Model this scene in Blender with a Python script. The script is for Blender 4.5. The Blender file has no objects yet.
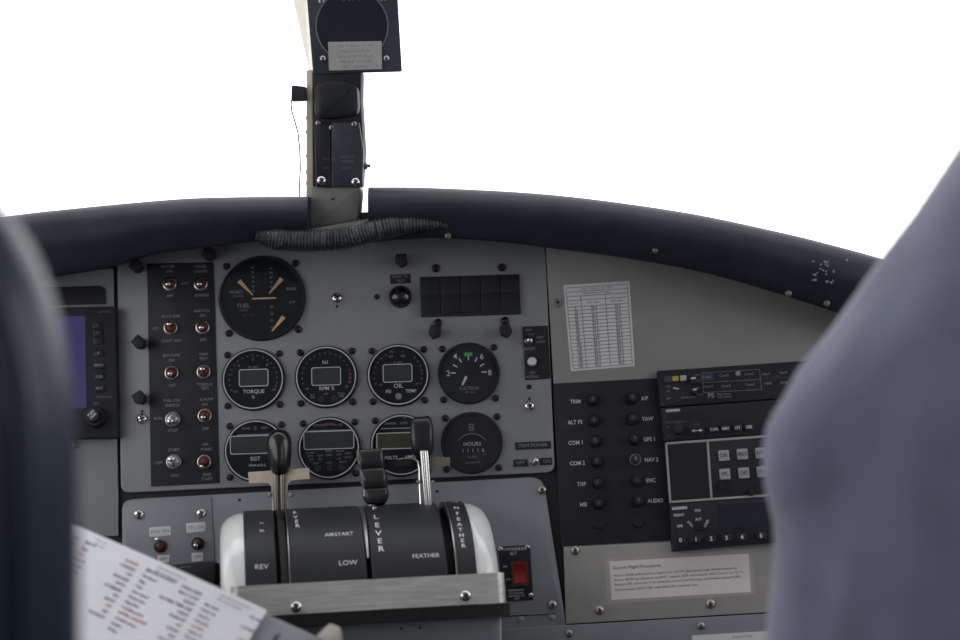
import bpy, math, random
from mathutils import Vector, Matrix, noise
random.seed(7)
S = bpy.context.scene
COL = S.collection

# ------------------------------------------------------------------ camera
FPX = 1680.0
CAM = Vector((0.0, -1.75, 1.15))
PITCH, ROLL = math.radians(3.0), 0.031
fwd = Vector((0, math.cos(PITCH), -math.sin(PITCH)))
r0 = Vector((1, 0, 0)); u0 = r0.cross(fwd)
right = r0 * math.cos(ROLL) - u0 * math.sin(ROLL)
up = r0 * math.sin(ROLL) + u0 * math.cos(ROLL)
cd = bpy.data.cameras.new('camera'); cam = bpy.data.objects.new('camera', cd); COL.objects.link(cam)
cam.matrix_world = Matrix((right, up, -fwd)).transposed().to_4x4(); cam.location = CAM
cd.sensor_width = 36; cd.lens = FPX * 36 / 960
cd.clip_start = 0.02; cd.clip_end = 200
S.camera = cam

def ray(px, py):
    return (fwd + right * ((px - 480) / FPX) - up * ((py - 320) / FPX))

class Frame:
    """A local frame (x right, y up, z out towards the cabin) at a place in the cockpit."""
    def __init__(s, M): s.M = M; s.I = M.inverted()
    def px(s, X, Y, h=0.0):
        o = s.I @ CAM; d = s.I.to_3x3() @ ray(X, Y)
        t = (h - o.z) / d.z
        p = o + d * t
        return (p.x, p.y)
    def poly(s, pts, h=0.0): return [s.px(x, y, h) for x, y in pts]
    def scale(s, X, Y, h=0.0):
        a = s.px(X, Y, h); b = s.px(X + 1, Y, h)
        return math.hypot(a[0] - b[0], a[1] - b[1])

TILT = math.radians(14.0)
PX = Vector((1, 0, 0)); PU = Vector((0, math.sin(TILT), math.cos(TILT))); PN = Vector((0, -math.cos(TILT), math.sin(TILT)))
P0 = CAM + ray(480, 320) * (1.75 / ray(480, 320).y)

def mk(ax, ay, az, o):
    M = Matrix((ax, ay, az)).transposed().to_4x4(); M.translation = o; return M
PANEL = Frame(mk(PX, PU, PN, P0))
def pframe(X, Y, h=0.0, rot=0.0):
    x, y = PANEL.px(X, Y, h)
    return Frame(PANEL.M @ Matrix.Translation((x, y, h)) @ Matrix.Rotation(rot, 4, 'Z'))
def prot(a, b, h=0.0):
    A = PANEL.px(a[0], a[1], h); B = PANEL.px(b[0], b[1], h)
    return math.atan2(B[1] - A[1], B[0] - A[0])
def vframe(X, Y, d, rot=0.0):
    """Upright frame at distance d in front of the camera."""
    r = ray(X, Y); o = CAM + r * (d / r.y)
    return Frame(mk(Vector((1, 0, 0)), Vector((0, 0, 1)), Vector((0, -1, 0)), o) @ Matrix.Rotation(rot, 4, 'Z'))
def wp(X, Y, d):
    r = ray(X, Y); return CAM + r * (d / r.y)

# ------------------------------------------------------------------ materials
def mat(name, rgb, rough=0.5, metal=0.0, spec=0.5, var=0.0, vscale=60, bump=0.0, bscale=400, coat=0.0, sheen=0.0, stretch=None):
    m = bpy.data.materials.new(name); m.use_nodes = True
    nt = m.node_tree; b = nt.nodes['Principled BSDF']
    b.inputs['Base Color'].default_value = (*rgb, 1); b.inputs['Roughness'].default_value = rough
    b.inputs['Metallic'].default_value = metal; b.inputs['Specular IOR Level'].default_value = spec
    b.inputs['Coat Weight'].default_value = coat; b.inputs['Sheen Weight'].default_value = sheen
    tc = nt.nodes.new('ShaderNodeTexCoord'); mp = nt.nodes.new('ShaderNodeMapping')
    nt.links.new(tc.outputs['Object'], mp.inputs[0])
    if stretch: mp.inputs['Scale'].default_value = stretch
    n = nt.nodes.new('ShaderNodeTexNoise'); n.inputs['Scale'].default_value = vscale; n.inputs['Detail'].default_value = 4
    nt.links.new(mp.outputs[0], n.inputs[0])
    if var > 0:
        rp = nt.nodes.new('ShaderNodeValToRGB')
        rp.color_ramp.elements[0].position = .3; rp.color_ramp.elements[1].position = .7
        rp.color_ramp.elements[0].color = (*[c * (1 - var) for c in rgb], 1)
        rp.color_ramp.elements[1].color = (*[min(1, c * (1 + var)) for c in rgb], 1)
        nt.links.new(n.outputs[0], rp.inputs[0]); nt.links.new(rp.outputs[0], b.inputs['Base Color'])
    if bump > 0:
        n2 = nt.nodes.new('ShaderNodeTexNoise'); n2.inputs['Scale'].default_value = bscale
        nt.links.new(mp.outputs[0], n2.inputs[0])
        bp = nt.nodes.new('ShaderNodeBump'); bp.inputs['Strength'].default_value = bump; bp.inputs['Distance'].default_value = .001
        nt.links.new(n2.outputs[0], bp.inputs['Height']); nt.links.new(bp.outputs[0], b.inputs['Normal'])
    return m
def glassmat(name, tint=(1, 1, 1), refl=0.05, rough=0.02):
    m = bpy.data.materials.new(name); m.use_nodes = True; nt = m.node_tree
    nt.nodes.remove(nt.nodes['Principled BSDF'])
    t = nt.nodes.new('ShaderNodeBsdfTransparent'); t.inputs[0].default_value = (*tint, 1)
    g = nt.nodes.new('ShaderNodeBsdfGlossy'); g.inputs['Roughness'].default_value = rough
    x = nt.nodes.new('ShaderNodeMixShader'); x.inputs[0].default_value = refl
    nt.links.new(t.outputs[0], x.inputs[1]); nt.links.new(g.outputs[0], x.inputs[2])
    nt.links.new(x.outputs[0], nt.nodes['Material Output'].inputs[0]); return m

GREY = mat('panel_grey_paint', (.215, .222, .235), .45, var=.05, vscale=25, bump=.05, bscale=900)
GREYW = mat('panel_warm_grey_paint', (.235, .23, .22), .42, var=.06, vscale=18, bump=.05, bscale=900)
GREYP = mat('brushed_warm_grey_plate', (.31, .30, .28), .38, var=.06, vscale=18, bump=.05, bscale=900)
GREYL = mat('lower_panel_grey_paint', (.20, .21, .23), .42, var=.07, vscale=20, bump=.05, bscale=900)
BLACK = mat('satin_black_plate', (.019, .020, .025), .5, var=.15, vscale=40, spec=.25)
BLACK2 = mat('matte_black_paint', (.018, .019, .022), .6, var=.2, vscale=80, spec=.3)
BEZEL = mat('black_bezel', (.013, .014, .017), .42, spec=.3)
DIAL = mat('dial_black', (.010, .013, .016), .8, spec=.08)
DIALG = mat('dial_charcoal', (.020, .022, .025), .8, spec=.08)
WHITE = mat('legend_white', (.56, .56, .58), .6)
DIM = mat('legend_worn_grey', (.22, .225, .24), .6)
DIM2 = mat('legend_faint_grey', (.12, .125, .135), .6)
LCD = mat('lcd_grey_green', (.028, .037, .036), .35, spec=.25)
LCDO = mat('lcd_olive', (.040, .043, .022), .35, spec=.25)
GREEN = mat('green_mark', (.05, .36, .07), .6)
REDM = mat('red_mark', (.15, .03, .03), .6)
DGREEN = mat('dull_green_mark', (.035, .09, .07), .6)
AMBER = mat('needle_cream', (.62, .43, .24), .55)
CHROME = mat('bright_steel', (.62, .60, .57), .22, metal=1.0)
STEEL = mat('dull_steel', (.36, .36, .36), .35, metal=1.0)
BRASSY = mat('aged_steel', (.42, .38, .33), .32, metal=1.0)
DARKSCREW = mat('black_oxide_screw', (.02, .02, .022), .3, metal=.4)
ALU = mat('brushed_aluminium', (.66, .64, .60), .45, metal=.75, var=.16, vscale=30, stretch=(1, 14, 14), bump=.1, bscale=60)
REDB = mat('red_rubber_boot', (.085, .016, .014), .5)
REDR = mat('red_rocker', (.24, .010, .009), .4)
RUBBER = mat('black_rubber', (.012, .012, .013), .65, spec=.3)
PAD = mat('glareshield_black_vinyl', (.013, .017, .024), .48, spec=.28, var=.25, vscale=30, bump=.25, bscale=500)
HOSE = mat('crinkled_black_trim', (.028, .031, .036), .28, var=.5, vscale=160, bump=.9, bscale=500)
DRUM = mat('quadrant_black', (.022, .023, .026), .48, spec=.35, var=.08, vscale=30)
CAPW = mat('quadrant_grey_white_enamel', (.74, .75, .73), .2, coat=.6)
KNOB = mat('black_glossy_knob', (.008, .008, .009), .24, coat=.3)
BEIGE = mat('tan_bare_metal', (.62, .52, .42), .42, metal=.55, var=.12, vscale=60)
CASE = mat('compass_tan_paint', (.52, .47, .37), .5, var=.12, vscale=40)
NAVYBOX = mat('compass_black_paint', (.022, .027, .036), .45, var=.2, vscale=70, spec=.4)
BRACK = mat('olive_grey_paint', (.18, .185, .17), .45, var=.12, vscale=40)
PAPER = mat('white_paper', (.80, .80, .83), .75, var=.03, vscale=12)
PLACARD = mat('placard_paper', (.60, .57, .55), .7, var=.04, vscale=20)
LAMIN = mat('clear_tape_on_grey', (.36, .33, .30), .25)
CARD = mat('grey_card', (.60, .60, .60), .75)
INK = mat('print_grey', (.10, .10, .115), .8)
INKL = mat('print_light_grey', (.27, .27, .28), .8)
INKB = mat('print_blue_grey', (.11, .115, .24), .8)
INKR = mat('print_red', (.48, .13, .16), .8)
SILVERL = mat('silver_label', (.30, .295, .29), .5, var=.08, vscale=120)
TAPE = mat('label_tape_white', (.52, .53, .54), .6)
BLUE = mat('blue_screen', (.03, .03, .10), .3)
YEL = mat('yellow_button', (.42, .30, .02), .45)
WBTN = mat('pale_button', (.42, .43, .44), .5)
BBTN = mat('blue_button', (.012, .028, .060), .45)
NAVY = mat('navy_seat_vinyl', (.007, .016, .034), .36, spec=.35, coat=.1, bump=.3, bscale=350)
SHIRT = mat('blue_grey_knit', (.150, .158, .235), .85, spec=.2, sheen=.6, var=.12, vscale=22, bump=.5, bscale=700)
TROUS = mat('dark_trouser_cloth', (.02, .022, .03), .8)
SKIN = mat('skin', (.52, .31, .22), .5)
HAIR = mat('brown_hair', (.05, .03, .02), .6)
WALL = mat('cabin_grey_lining', (.30, .30, .31), .7, var=.05, vscale=8)
FLOORM = mat('cabin_floor_dark', (.05, .05, .055), .7, var=.2, vscale=20)
DARK = mat('bulkhead_black', (.010, .010, .012), .7)
GLASS = glassmat('instrument_glass', (1, 1, 1), .014, .05)
WGLASS = glassmat('windshield_glass', (.99, .99, 1), .03, .01)
CLEARP = glassmat('clear_plastic_sleeve', (.80, .81, .83), .12, .2)
def screenmat():
    m = mat('blue_display_lit', (.02, .02, .07), .3)
    b = m.node_tree.nodes['Principled BSDF']
    b.inputs['Emission Color'].default_value = (.10, .085, .50, 1); b.inputs['Emission Strength'].default_value = .10
    return m
SCREEN = screenmat()

# ------------------------------------------------------------------ mesh builder
_tcache = {}
def text_geo(body, align='CENTER', bold=0.0):
    k = (body, align, bold)
    if k in _tcache: return _tcache[k]
    c = bpy.data.curves.new('t', 'FONT'); c.body = body; c.size = 1; c.align_x = align; c.align_y = 'CENTER'
    c.resolution_u = 2; c.offset = bold; c.fill_mode = 'FRONT'
    o = bpy.data.objects.new('t', c); COL.objects.link(o)
    dg = bpy.context.evaluated_depsgraph_get(); dg.update()
    e = o.evaluated_get(dg); me = e.to_mesh()
    r = ([tuple(v.co) for v in me.vertices], [tuple(p.vertices) for p in me.polygons])
    e.to_mesh_clear(); bpy.data.objects.remove(o); bpy.data.curves.remove(c)
    _tcache[k] = r; return r

def inset(poly, d):
    n = len(poly); out = []
    area = sum(poly[i][0] * poly[(i + 1) % n][1] - poly[(i + 1) % n][0] * poly[i][1] for i in range(n))
    sg = 1 if area > 0 else -1
    for i in range(n):
        p0 = Vector(poly[i - 1]); p1 = Vector(poly[i]); p2 = Vector(poly[(i + 1) % n])
        a = (p1 - p0); b = (p2 - p1)
        if a.length < 1e-9 or b.length < 1e-9: out.append(tuple(p1)); continue
        a.normalize(); b.normalize()
        na = Vector((-a.y, a.x)) * sg; nb = Vector((-b.y, b.x)) * sg
        m = na + nb
        if m.length < 1e-6: out.append(tuple(p1 + na * d)); continue
        m.normalize(); c = max(.35, m.dot(na))
        out.append(tuple(p1 + m * (d / c)))
    return out
def rrect(cx, cy, w, h, r, n=5):
    r = min(r, w / 2 - 1e-6, h / 2 - 1e-6); P = []
    for (sx, sy, a0) in ((1, 1, 0), (-1, 1, 90), (-1, -1, 180), (1, -1, 270)):
        for k in range(n + 1):
            a = math.radians(a0 + 90 * k / n)
            P.append((cx + sx * (w / 2 - r) + r * math.cos(a), cy + sy * (h / 2 - r) + r * math.sin(a)))
    return P
def rpoly(pts, r, n=5):
    """Round the corners of a polygon; r may be a number or one per corner."""
    out = []; N = len(pts)
    for i in range(N):
        p0 = Vector(pts[i - 1]); p1 = Vector(pts[i]); p2 = Vector(pts[(i + 1) % N])
        R = r[i] if isinstance(r, (list, tuple)) else r
        if R <= 0: out.append(tuple(p1)); continue
        a = (p0 - p1); b = (p2 - p1); R2 = min(R, a.length * .49, b.length * .49)
        A = p1 + a.normalized() * R2; B = p1 + b.normalized() * R2
        for k in range(n + 1):
            t = k / n; out.append(tuple(A * (1 - t) ** 2 + p1 * 2 * t * (1 - t) + B * t * t))
    return out
def circ(cx, cy, r, n=40): return [(cx + r * math.cos(2 * math.pi * k / n), cy + r * math.sin(2 * math.pi * k / n)) for k in range(n)]

class MB:
    def __init__(s): s.v = []; s.f = []; s.flat = set()
    def add(s, V, F, M=None):
        b = len(s.v)
        for p in V:
            p = Vector(p)
            if M is not None: p = M @ p
            s.v.append(tuple(p))
        for f in F: s.f.append(tuple(i + b for i in f))
        return s
    def prism(s, poly, z0, z1, bev=0.0, steps=2, M=None):
        area = sum(poly[i][0] * poly[(i + 1) % len(poly)][1] - poly[(i + 1) % len(poly)][0] * poly[i][1] for i in range(len(poly)))
        if area < 0: poly = poly[::-1]
        n = len(poly); rings = [(poly, z0)]; f0 = len(s.f)
        if bev > 0:
            rings.append((poly, z1 - bev))
            for k in range(1, steps + 1):
                a = math.pi / 2 * k / steps
                rings.append((inset(poly, bev * (1 - math.cos(a))), z1 - bev + bev * math.sin(a)))
        else: rings.append((poly, z1))
        V = [(x, y, z) for P, z in rings for x, y in P]; F = [tuple(range(n))[::-1]]
        for k in range(len(rings) - 1):
            for i in range(n):
                j = (i + 1) % n; F.append((k * n + i, k * n + j, (k + 1) * n + j, (k + 1) * n + i))
        F.append(tuple((len(rings) - 1) * n + i for i in range(n)))
        s.flat.add(f0); s.flat.add(f0 + len(F) - 1)
        return s.add(V, F, M)
    def frame(s, outer, inner, z0, z1, M=None):
        """ring between two polygons with the same vertex count"""
        n = len(outer); V = [(x, y, z) for P, z in ((outer, z0), (outer, z1), (inner, z1), (inner, z0)) for x, y in P]; F = []
        for k in range(4):
            k2 = (k + 1) % 4
            for i in range(n):
                j = (i + 1) % n; F.append((k * n + i, k * n + j, k2 * n + j, k2 * n + i))
        return s.add(V, F, M)
    def lathe(s, prof, cx=0, cy=0, n=36, M=None, cap=True):
        V = []; F = []; m = len(prof)
        for r, z in prof:
            for k in range(n):
                a = 2 * math.pi * k / n; V.append((cx + r * math.cos(a), cy + r * math.sin(a), z))
        for i in range(m - 1):
            for k in range(n):
                j = (k + 1) % n; F.append((i * n + k, i * n + j, (i + 1) * n + j, (i + 1) * n + k))
        if cap:
            F.append(tuple(range(n))[::-1]); F.append(tuple((m - 1) * n + k for k in range(n)))
        return s.add(V, F, M)
    def box(s, c, d, M=None, bev=0.0):
        P = [(c[0] - d[0] / 2, c[1] - d[1] / 2), (c[0] + d[0] / 2, c[1] - d[1] / 2), (c[0] + d[0] / 2, c[1] + d[1] / 2), (c[0] - d[0] / 2, c[1] + d[1] / 2)]
        return s.prism(P, c[2] - d[2] / 2, c[2] + d[2] / 2, bev, 2, M)
    def tube(s, pts, rad, n=10, M=None, flat=1.0):
        pts = [Vector(p) for p in pts]; V = []; F = []; m = len(pts)
        for i, p in enumerate(pts):
            t = (pts[min(i + 1, m - 1)] - pts[max(i - 1, 0)]).normalized()
            ref = Vector((0, 0, 1)) if abs(t.z) < .9 else Vector((1, 0, 0))
            a = t.cross(ref).normalized(); b = t.cross(a).normalized()
            r = rad[i] if isinstance(rad, (list, tuple)) else rad
            for k in range(n):
                w = 2 * math.pi * k / n; V.append(p + a * r * math.cos(w) + b * r * flat * math.sin(w))
        for i in range(m - 1):
            for k in range(n):
                j = (k + 1) % n; F.append((i * n + k, i * n + j, (i + 1) * n + j, (i + 1) * n + k))
        F.append(tuple(range(n))[::-1]); F.append(tuple((m - 1) * n + k for k in range(n)))
        return s.add(V, F, M)
    def loft(s, rings, M=None, caps=True, closed=True):
        n = len(rings[0]); V = [p for R in rings for p in R]; F = []
        for i in range(len(rings) - 1):
            for k in range(n if closed else n - 1):
                j = (k + 1) % n; F.append((i * n + k, i * n + j, (i + 1) * n + j, (i + 1) * n + k))
        if caps:
            F.append(tuple(range(n))[::-1]); F.append(tuple((len(rings) - 1) * n + k for k in range(n)))
        return s.add(V, F, M)
    def text(s, body, x, y, size, z, rot=0.0, align='CENTER', sx=1.0, bold=0.0, M=None):
        """size = cap height"""
        V, F = text_geo(body, align, bold); k = size / .70
        c, n_ = math.cos(rot), math.sin(rot)
        W = []
        for p in V:
            a = p[0] * k * sx; b = p[1] * k
            W.append((x + a * c - b * n_, y + a * n_ + b * c, z))
        return s.add(W, F, M)
    def build(s, name, m, parent=None, M=None, smooth=40):
        me = bpy.data.meshes.new(name); me.from_pydata(s.v, [], s.f); me.update()
        me.materials.append(m)
        if smooth:
            me.polygons.foreach_set('use_smooth', [i not in s.flat for i in range(len(me.polygons))])
            me.set_sharp_from_angle(angle=math.radians(smooth))
        o = bpy.data.objects.new(name, me); COL.objects.link(o)
        if parent is not None: o.parent = parent
        if M is not None: o.matrix_basis = M
        return o

def tag(o, label=None, cat=None, group=None, kind=None):
    if label: o['label'] = label
    if cat: o['category'] = cat
    if group: o['group'] = group
    if kind: o['kind'] = kind
    return o
def thing(name, F, label, cat, group=None):
    o = bpy.data.objects.new(name, None); COL.objects.link(o); o.empty_display_size = .01
    o.matrix_world = F.M if isinstance(F, Frame) else F
    return tag(o, label, cat, group)

def phillips(mb_head, mb_slot, x, y, r, z, rot=0.3):
    mb_head.lathe([(r, z), (r, z + r * .25), (r * .85, z + r * .5), (r * .5, z + r * .66), (.0001, z + r * .7)], x, y, 20)
    for a in (rot, rot + math.pi / 2):
        M = Matrix.Translation((x, y, z + r * .72)) @ Matrix.Rotation(a, 4, 'Z')
        mb_slot.box((0, 0, 0), (r * 1.05, r * .26, r * .12), M)
def add_screw(parent, x, y, r, z, m=CHROME, rot=0.3, label=None):
    h = MB(); sl = MB(); phillips(h, sl, x, y, r, z, rot)
    o = h.build('screw', m, parent); sl.build('cross_slot', DARK, o, smooth=0)
    if label: o['label'] = label
    return o
def blackscrew(parent, x, y, r, z):
    h = MB(); h.lathe([(r, z), (r, z + r * .35), (r * .8, z + r * .7), (r * .45, z + r * .85), (r * .42, z + r * .55), (.0001, z + r * .5)], x, y, 18)
    return h.build('mounting_screw', DARKSCREW, parent)

# ================================================================== SETTING
def struct(name, mb, m, smooth=0, M=None):
    o = mb.build(name, m, None, M, smooth); o['kind'] = 'structure'; return o
FLOORZ = 0.20
struct('floor', MB().box((0, -.9, FLOORZ - .02), (1.90, 3.0, .04)), FLOORM)
# side walls: a lining with a window opening each
for sx, nm in ((-1, 'left'), (1, 'right')):
    w = MB()
    w.box((sx * .92, -.9, (FLOORZ + .98) / 2), (.03, 3.0, .98 - FLOORZ))
    w.box((sx * .92, -.9, 1.62), (.03, 3.0, .12))
    w.box((sx * .92, -1.25, 1.27), (.03, .10, .58)); w.box((sx * .92, -.25, 1.27), (.03, .08, .58)); w.box((sx * .92, -2.3, 1.27), (.03, .20, .58))
    struct('wall_' + nm, w, WALL)
struct('ceiling', MB().box((0, -1.32, 1.69), (1.90, 2.16, .03)), WALL)
struct('wall_back_light_block', MB().box((0, -2.38, (FLOORZ + 1.68) / 2), (1.90, .03, 1.68 - FLOORZ)), WALL)  # unseen, added to block light and white reflections from behind
# bulkhead behind the panels
bk = MB(); bk.prism(PANEL.poly([(-130, 290), (60, 280), (118, 262), (300, 246), (470, 238), (545, 241), (640, 256), (800, 308), (960, 375), (1080, 430), (1080, 640), (-130, 640)], -.006), -.016, -.005)
struct('wall_front', bk, DARK, M=PANEL.M)
# windshield: two real panes that lean back from the cowl to the ceiling
ws = MB(); G0 = Vector((0, .33, 1.16)); 
for i, (x0, x1) in enumerate(((-.86, -.005), (.005, .86))):
    g = MB(); a = (0.38, 1.12); b = (-.22, 1.68); t = .004
    V = [(x0, a[0], a[1]), (x1, a[0], a[1]), (x1, b[0], b[1]), (x0, b[0], b[1])]
    V += [(x, y + t, z + t) for x, y, z in V]
    g.add(V, [(0, 1, 2, 3), (7, 6, 5, 4), (0, 4, 5, 1), (1, 5, 6, 2), (2, 6, 7, 3), (3, 7, 4, 0)])
    struct('window_%d' % (i + 1), g, WGLASS)

# ================================================================== PANEL PLATES
def plate(name, pts, r, m, label, cat, z0=-.004, z1=0.0, origin=None, bev=.0008, child='plate'):
    cx = sum(p[0] for p in pts) / len(pts); cy = sum(p[1] for p in pts) / len(pts)
    F = pframe(*(origin or (cx, cy)))
    root = thing(name, F, label, cat)
    s = F.scale(cx, cy)
    poly = rpoly(F.poly(pts, z1), [q * s for q in r] if isinstance(r, (list, tuple)) else r * s)
    MB().prism(poly, z0, z1, bev).build(child, m, root)
    return root, F, s

# --- left panel
lp, LF, ls = plate('left_panel', [(-60, 284), (40, 276), (113, 268), (118, 492), (118, 536), (-60, 536)], 2, GREY, 'grey side panel plate left of the gauges around the blue-screen navigator', 'panel')
x, y = LF.px(76, 445, 0); add_screw(lp, x, y, 3.6 * ls, 0, BRASSY)
x, y = LF.px(90, 272, 0)
# --- centre panel
cp, CF, cs = plate('instrument_panel', [(117, 258), (150, 248), (270, 228), (460, 228), (543, 242), (545.5, 255), (555, 472), (121, 493)], [14, 0, 0, 0, 0, 3, 9, 9], GREY, 'large grey centre panel plate carrying the round gauges and switches', 'panel')
for (X, Y, r) in ((337, 298, 5.4), (142, 419, 5.4), (529.5, 406, 5.0)):
    x, y = CF.px(X, Y); add_screw(cp, x, y, r * cs, 0, CHROME)
for (X, Y, r) in ((377, 297, 3.0), (529, 387, 2.6), (337, 306.5, 1.4), (142, 411.5, 1.4), (529.5, 399, 1.4)):
    x, y = CF.px(X, Y); MB().lathe([(r * cs, 0), (r * cs, .0006), (.0001, .0007)], x, y, 14).build('plug', DARKSCREW, cp)
# --- lower sub panel
sp, SF, ss = plate('lower_panel', [(122, 500), (150, 498), (543, 476.5), (566, 624), (566, 626), (122, 648)], [10, 0, 14, 2, 2, 2], GREYL, 'lower grey panel plate behind the engine lever quadrant', 'panel')
for (X, Y) in ((542, 490), (552.5, 605)):
    x, y = SF.px(X, Y); add_screw(sp, x, y, 4.4 * ss, 0, BRASSY)
for (X, Y) in ((521, 619.5), (552, 617.5)):
    x, y = SF.px(X, Y); MB().lathe([(3.6 * ss, 0), (3.3 * ss, .0009), (1.8 * ss, .0016), (.0001, .0018)], x, y, 16).build('rivet', GREYL, sp)
sm = MB(); sm.prism(SF.poly([(505, 616), (556, 613.5), (556.2, 614.3), (505, 616.8)], .001), 0, .001); sm.build('fold_line', DARKSCREW, sp, smooth=0)
for (X, Y) in ((239.5, 500), (437, 491.5)):
    x, y = SF.px(X, Y); MB().lathe([(1.5 * ss, 0), (1.5 * ss, .0004), (.0001, .0005)], x, y, 12).build('hole', DARKSCREW, sp)
# --- upper right panel sheet
rp, RF, rs = plate('right_panel', [(546, 252), (545, 235), (700, 248), (860, 300), (930, 345), (940, 548), (563, 548)], 2, GREYW, 'warm grey right panel sheet around the radios and the paper chart', 'panel')
x, y = RF.px(557.5, 303); add_screw(rp, x, y, 4.5 * rs, 0, GREYW)
# --- placard plate under the radios
pl, QF, qs = plate('cover_plate', [(563.5, 547), (935, 530), (945, 602), (566, 624)], 1.5, GREYP, 'tan-grey cover plate below the radios with the taped typed notice', 'panel', z0=0, z1=.0015)
for (X, Y) in ((575, 550.5), (599.5, 610.5), (710.5, 604)):
    x, y = QF.px(X, Y, .0015); add_screw(pl, x, y, 4.6 * qs, .0015, BRASSY)
# --- bottom strip
bt, BF, bs = plate('bottom_panel', [(500, 629), (1000, 600), (1010, 800), (500, 800)], 1.5, GREYL, 'plain grey bottom panel strip below the typed notice', 'panel', z0=.001, z1=.006, origin=(700, 640))
for (X, Y) in ((569, 633.5), (701, 626)):
    x, y = BF.px(X, Y, .006); add_screw(bt, x, y, 3.8 * bs, .006, STEEL)
lb, LBF, lbs = plate('floor_panel', [(-60, 650), (500, 631), (500, 860), (-60, 860)], 2, GREYL, 'grey kick panel below the left switches', 'panel')

# ================================================================== GAUGES
def gauge_base(X, Y, R, label, name, glass=True, ring=True, dialm=DIAL, screws=26.0):
    F = pframe(X, Y); s = F.scale(X, Y); root = thing(name, F, label, 'gauge', 'round gauges on the centre panel')
    MB().lathe([(R * s, 0), (R * s, .0035), ((R - .9) * s, .0050), ((R - 2.6) * s, .0050), ((R - 2.9) * s, .0030), (.0001, .0030)], 0, 0, 64).build('bezel', BEZEL, root)
    MB().lathe([((R - 2.8) * s, .0030), ((R - 2.8) * s, .0034), (.0001, .0034)], 0, 0, 56).build('dial', dialm, root)
    if ring:
        a = circ(0, 0, (R - 1.6) * s, 72); b = circ(0, 0, (R - 2.55) * s, 72)
        MB().frame(a, b, .0049, .0053).build('white_rim', WHITE, root)
    if glass:
        MB().lathe([((R - 2.6) * s, .0043), ((R - 2.6) * s, .0047), (.0001, .0047)], 0, 0, 48).build('glass', GLASS, root)
    if screws:
        for sx, sy in ((-1, 1), (1, 1), (-1, -1), (1, -1)):
            blackscrew(root, sx * screws * s, sy * (screws - .3) * s, 3.5 * s, 0)
    return root, F, s
ZD = .0036
def lcd(root, s, x, y, w, h, m=LCD):
    MB().prism(rrect(x * s, y * s, w * s, h * s, 2 * s), .0034, .0037).build('display', m, root)
    MB().frame(rrect(x * s, y * s, (w + 1.5) * s, (h + 1.5) * s, 2.4 * s), rrect(x * s, y * s, (w) * s, (h) * s, 2 * s), .0034, .0039).build('display_frame', WHITE, root)
def dots(root, s, R, a0, a1, n, r, m, name='scale_marks'):
    mb = MB()
    for k in range(n):
        a = math.radians(a0 + (a1 - a0) * k / max(1, n - 1)); mb.prism(circ(R * s * math.cos(a), R * s * math.sin(a), r * s, 8), .0034, ZD + .0001)
    mb.build(name, m, root, smooth=0)
def lines(root, s, items, m=WHITE, name='lettering', z=ZD):
    mb = MB()
    for it in items:
        t, x, y, h = it[:4]; kw = it[4] if len(it) > 4 else {}
        mb.text(t, x * s, y * s, h * s, z, **kw)
    return mb.build(name, m, root, smooth=0)
B = {'bold': .006}

# torque
g, F, s = gauge_base(253.6, 379.8, 31.5, 'round TORQUE gauge with small square display, left end of the middle gauge row', 'torque_gauge')
lcd(g, s, .5, 1.5, 28, 16)
lines(g, s, [('TORQUE', .5, -12.5, 3.7, B), ('%', 0, -18, 3, B)]); lines(g, s, [('E.I. INC', .5, 12.3, 2.2), ('-120', -18, -12, 2), ('150', 20.5, -11.5, 2)], DIM, 'small_lettering')
dots(g, s, 24, 205, -10, 18, .95, DGREEN); dots(g, s, 24, -18, -26, 2, 1.3, REDM, 'red_marks'); 
mb = MB()
for a in (45, 90, 135): mb.box((0, 0, .0036), (.7 * s, 3 * s, .0003), Matrix.Rotation(math.radians(a - 90), 4, 'Z') @ Matrix.Translation((0, 20 * s, 0)))
mb.build('scale_ticks', DIM, g, smooth=0)
# N1
g, F, s = gauge_base(326.5, 377.3, 31.5, 'round N1 RPM gauge with small square display above the lower fuel flow gauge', 'rpm_gauge')
lcd(g, s, 0, .5, 28, 17)
lines(g, s, [('N1', -.5, 14.5, 3.6, B), ('RPM %', .5, -11.9, 3.8, B)]); lines(g, s, [('100', -19.5, -11.5, 2), ('101', 20.5, -10.5, 2), ('0-7', -14, -18, 2), ('1000', -14, -20.5, 2), ('OFF', -.5, -17.5, 2), ('TACH', 14.5, -17.5, 2), ('1000', 14.5, -20, 2)], DIM, 'small_lettering')
dots(g, s, 24, 195, 15, 15, .95, DGREEN); dots(g, s, 24, 5, -14, 3, 1.5, REDM, 'red_marks')
mb = MB()
for k in (-5.5, 7.5): mb.lathe([(3 * s, .0034), (3 * s, .0045), (2 * s, .0045), (2 * s, .0038), (.0001, .0038)], k * s, -22 * s, 16)
mb.build('push_button', BEZEL, g)
# oil
g, F, s = gauge_base(398.3, 375.6, 31.5, 'round OIL pressure and temperature gauge, third in the middle row', 'oil_gauge')
lcd(g, s, -.5, 2, 28, 17)
lines(g, s, [('OIL', 0, -11, 4.4, B), ('PSI', -10, -16.5, 3.2, B), ('TEMP', 12.5, -16.5, 3.2, B)]); lines(g, s, [('E.I. INC', 0, 12.8, 2), ('PSI', -6, 23.5, 2), ('F', 5, 23.5, 2), ('101', -7, 19, 2.4), ('102', 5, 19, 2.4), ('-40', -18, -9.5, 2), ('-40', 18.5, -9.5, 2)], DIM, 'small_lettering')
dots(g, s, 24, 200, 120, 7, .95, REDM); dots(g, s, 24, 45, 10, 4, 1.1, DGREEN, 'green_marks'); dots(g, s, 24, 2, -22, 3, 1.0, REDM, 'red_marks')
MB().lathe([(3.2 * s, .0034), (3.2 * s, .005), (1.8 * s, .005), (1.5 * s, .004), (.0001, .004)], 0, -21.5 * s, 18).build('push_button', BRASSY, g)
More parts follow.
